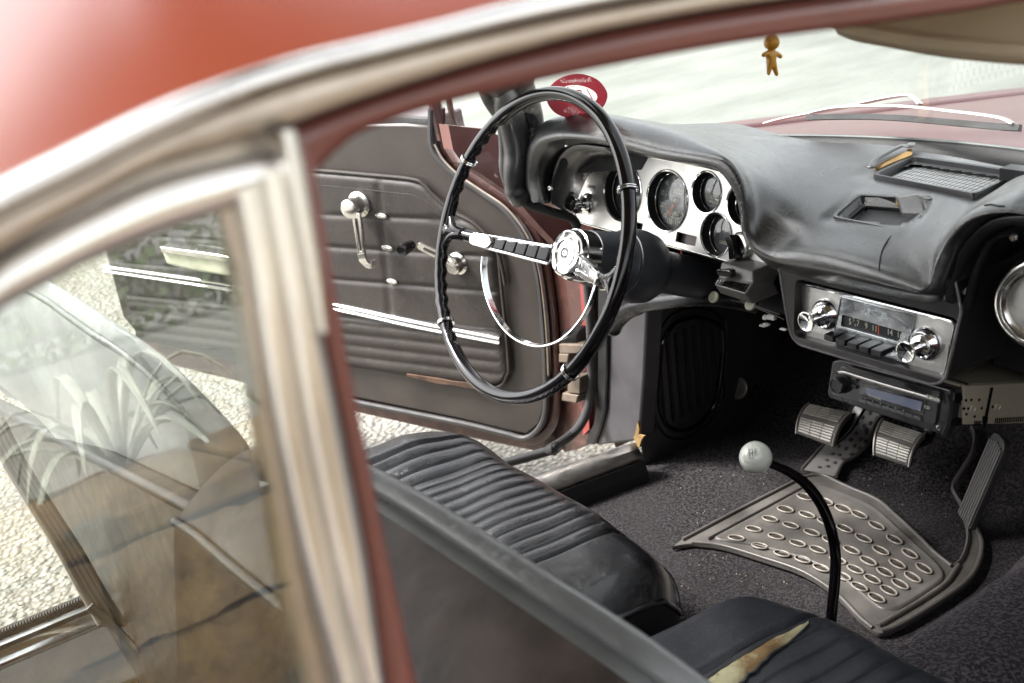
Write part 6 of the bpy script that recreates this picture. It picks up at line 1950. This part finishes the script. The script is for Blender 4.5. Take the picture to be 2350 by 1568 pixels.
# crumbs and fluff on the carpet
rnd = random.Random(11); mb = MB()
for k in range(110):
    reg = rnd.random()
    if reg < .45: x, y = rnd.uniform(1560, 1760), rnd.uniform(1080, 1230)
    elif reg < .75: x, y = rnd.uniform(1560, 1900), rnd.uniform(1270, 1360)
    else: x, y = rnd.uniform(1950, 2200), rnd.uniform(1060, 1240)
    try: p = at(x, y, bvh=BV_FL, off=.004)
    except ValueError: continue
    s_ = rnd.uniform(.0006, .0019)
    d = V((rnd.uniform(-1, 1), rnd.uniform(-1, 1), .2)).normalized(); e = d.cross(V((0, 0, 1))).normalized()
    mb.prism([p - d * s_, p + e * s_ * .5, p + d * s_, p - e * s_ * .4], (0, 0, s_ * .4))
cb = mb.build('crumbs', simple('dry_crumbs', (.30, .25, .17), .9, var=.3), None, smooth=0); tag(cb, 'pale dry crumbs and grass bits scattered on the dark carpet', 'debris', kind='stuff')

# ------------------------------------------------------------------ little doll hanging from the mirror
fx = .0
fc = lambda x, y, d=0.0: at(x, y, X=fx) + V((0, 0, 0)) + FW * d
fg = empty('figurine', fc(1773, 172), 'small amber plastic doll with round head hanging behind the windscreen', 'figurine')
fg['_base'] = tuple(fc(1773, 172))
verts = [fc(1771, 148), fc(1771, 134), fc(1771, 122), fc(1771, 114), fc(1771, 100), fc(1760, 123), fc(1749, 128), fc(1783, 124), fc(1794, 132), fc(1766, 150), fc(1765, 160), fc(1764, 169), fc(1762, 171), fc(1776, 150), fc(1779, 161), fc(1782, 170), fc(1784, 173)]
edges = [(0, 1), (1, 2), (2, 3), (3, 4), (2, 5), (5, 6), (2, 7), (7, 8), (0, 9), (9, 10), (10, 11), (11, 12), (0, 13), (13, 14), (14, 15), (15, 16)]
rads = [.0052, .0050, .0046, .0026, .0046, .0028, .0022, .0028, .0022, .0036, .0026, .0020, .0022, .0036, .0026, .0020, .0022]
L0 = V(fg['_base'])
me = bpy.data.meshes.new('body'); me.from_pydata([v - L0 for v in verts], edges, [])
bo = bpy.data.objects.new('body', me); COL.objects.link(bo); bo.parent = fg
sk = bo.modifiers.new('skin', 'SKIN'); bo.modifiers.new('sub', 'SUBSURF').render_levels = 2
bm = bmesh.new(); bm.from_mesh(me); bm.to_mesh(me); bm.free()
if not me.skin_vertices: me.attributes.new
try:
    if len(me.skin_vertices) == 0:
        bpy.context.view_layer.objects.active = bo; bpy.ops.mesh.customdata_skin_add()
    for i, r in enumerate(rads): me.skin_vertices[0].data[i].radius = (r, r)
    me.skin_vertices[0].data[0].use_root = True
except Exception as ex: print('skin', ex)
me.materials.append(M['yel'])
mb = MB(); hcn_ = fc(1771, 98); mb.ball(hcn_, .0078, 28, 18, sc=(1, 1, .97))
mb.build('head', M['yel'], fg, smooth=180)
tc_ = (CAM - hcn_).normalized(); sdv = tc_.cross(V((0, 0, 1))).normalized()
mb = MB()
mb.tube([hcn_ + V((0, 0, .007)), hcn_ + V((0, .005, .05)), mir.matrix_world.translation + mf.o], .0004, 6)
mb.build('cord', M['ink'], fg)
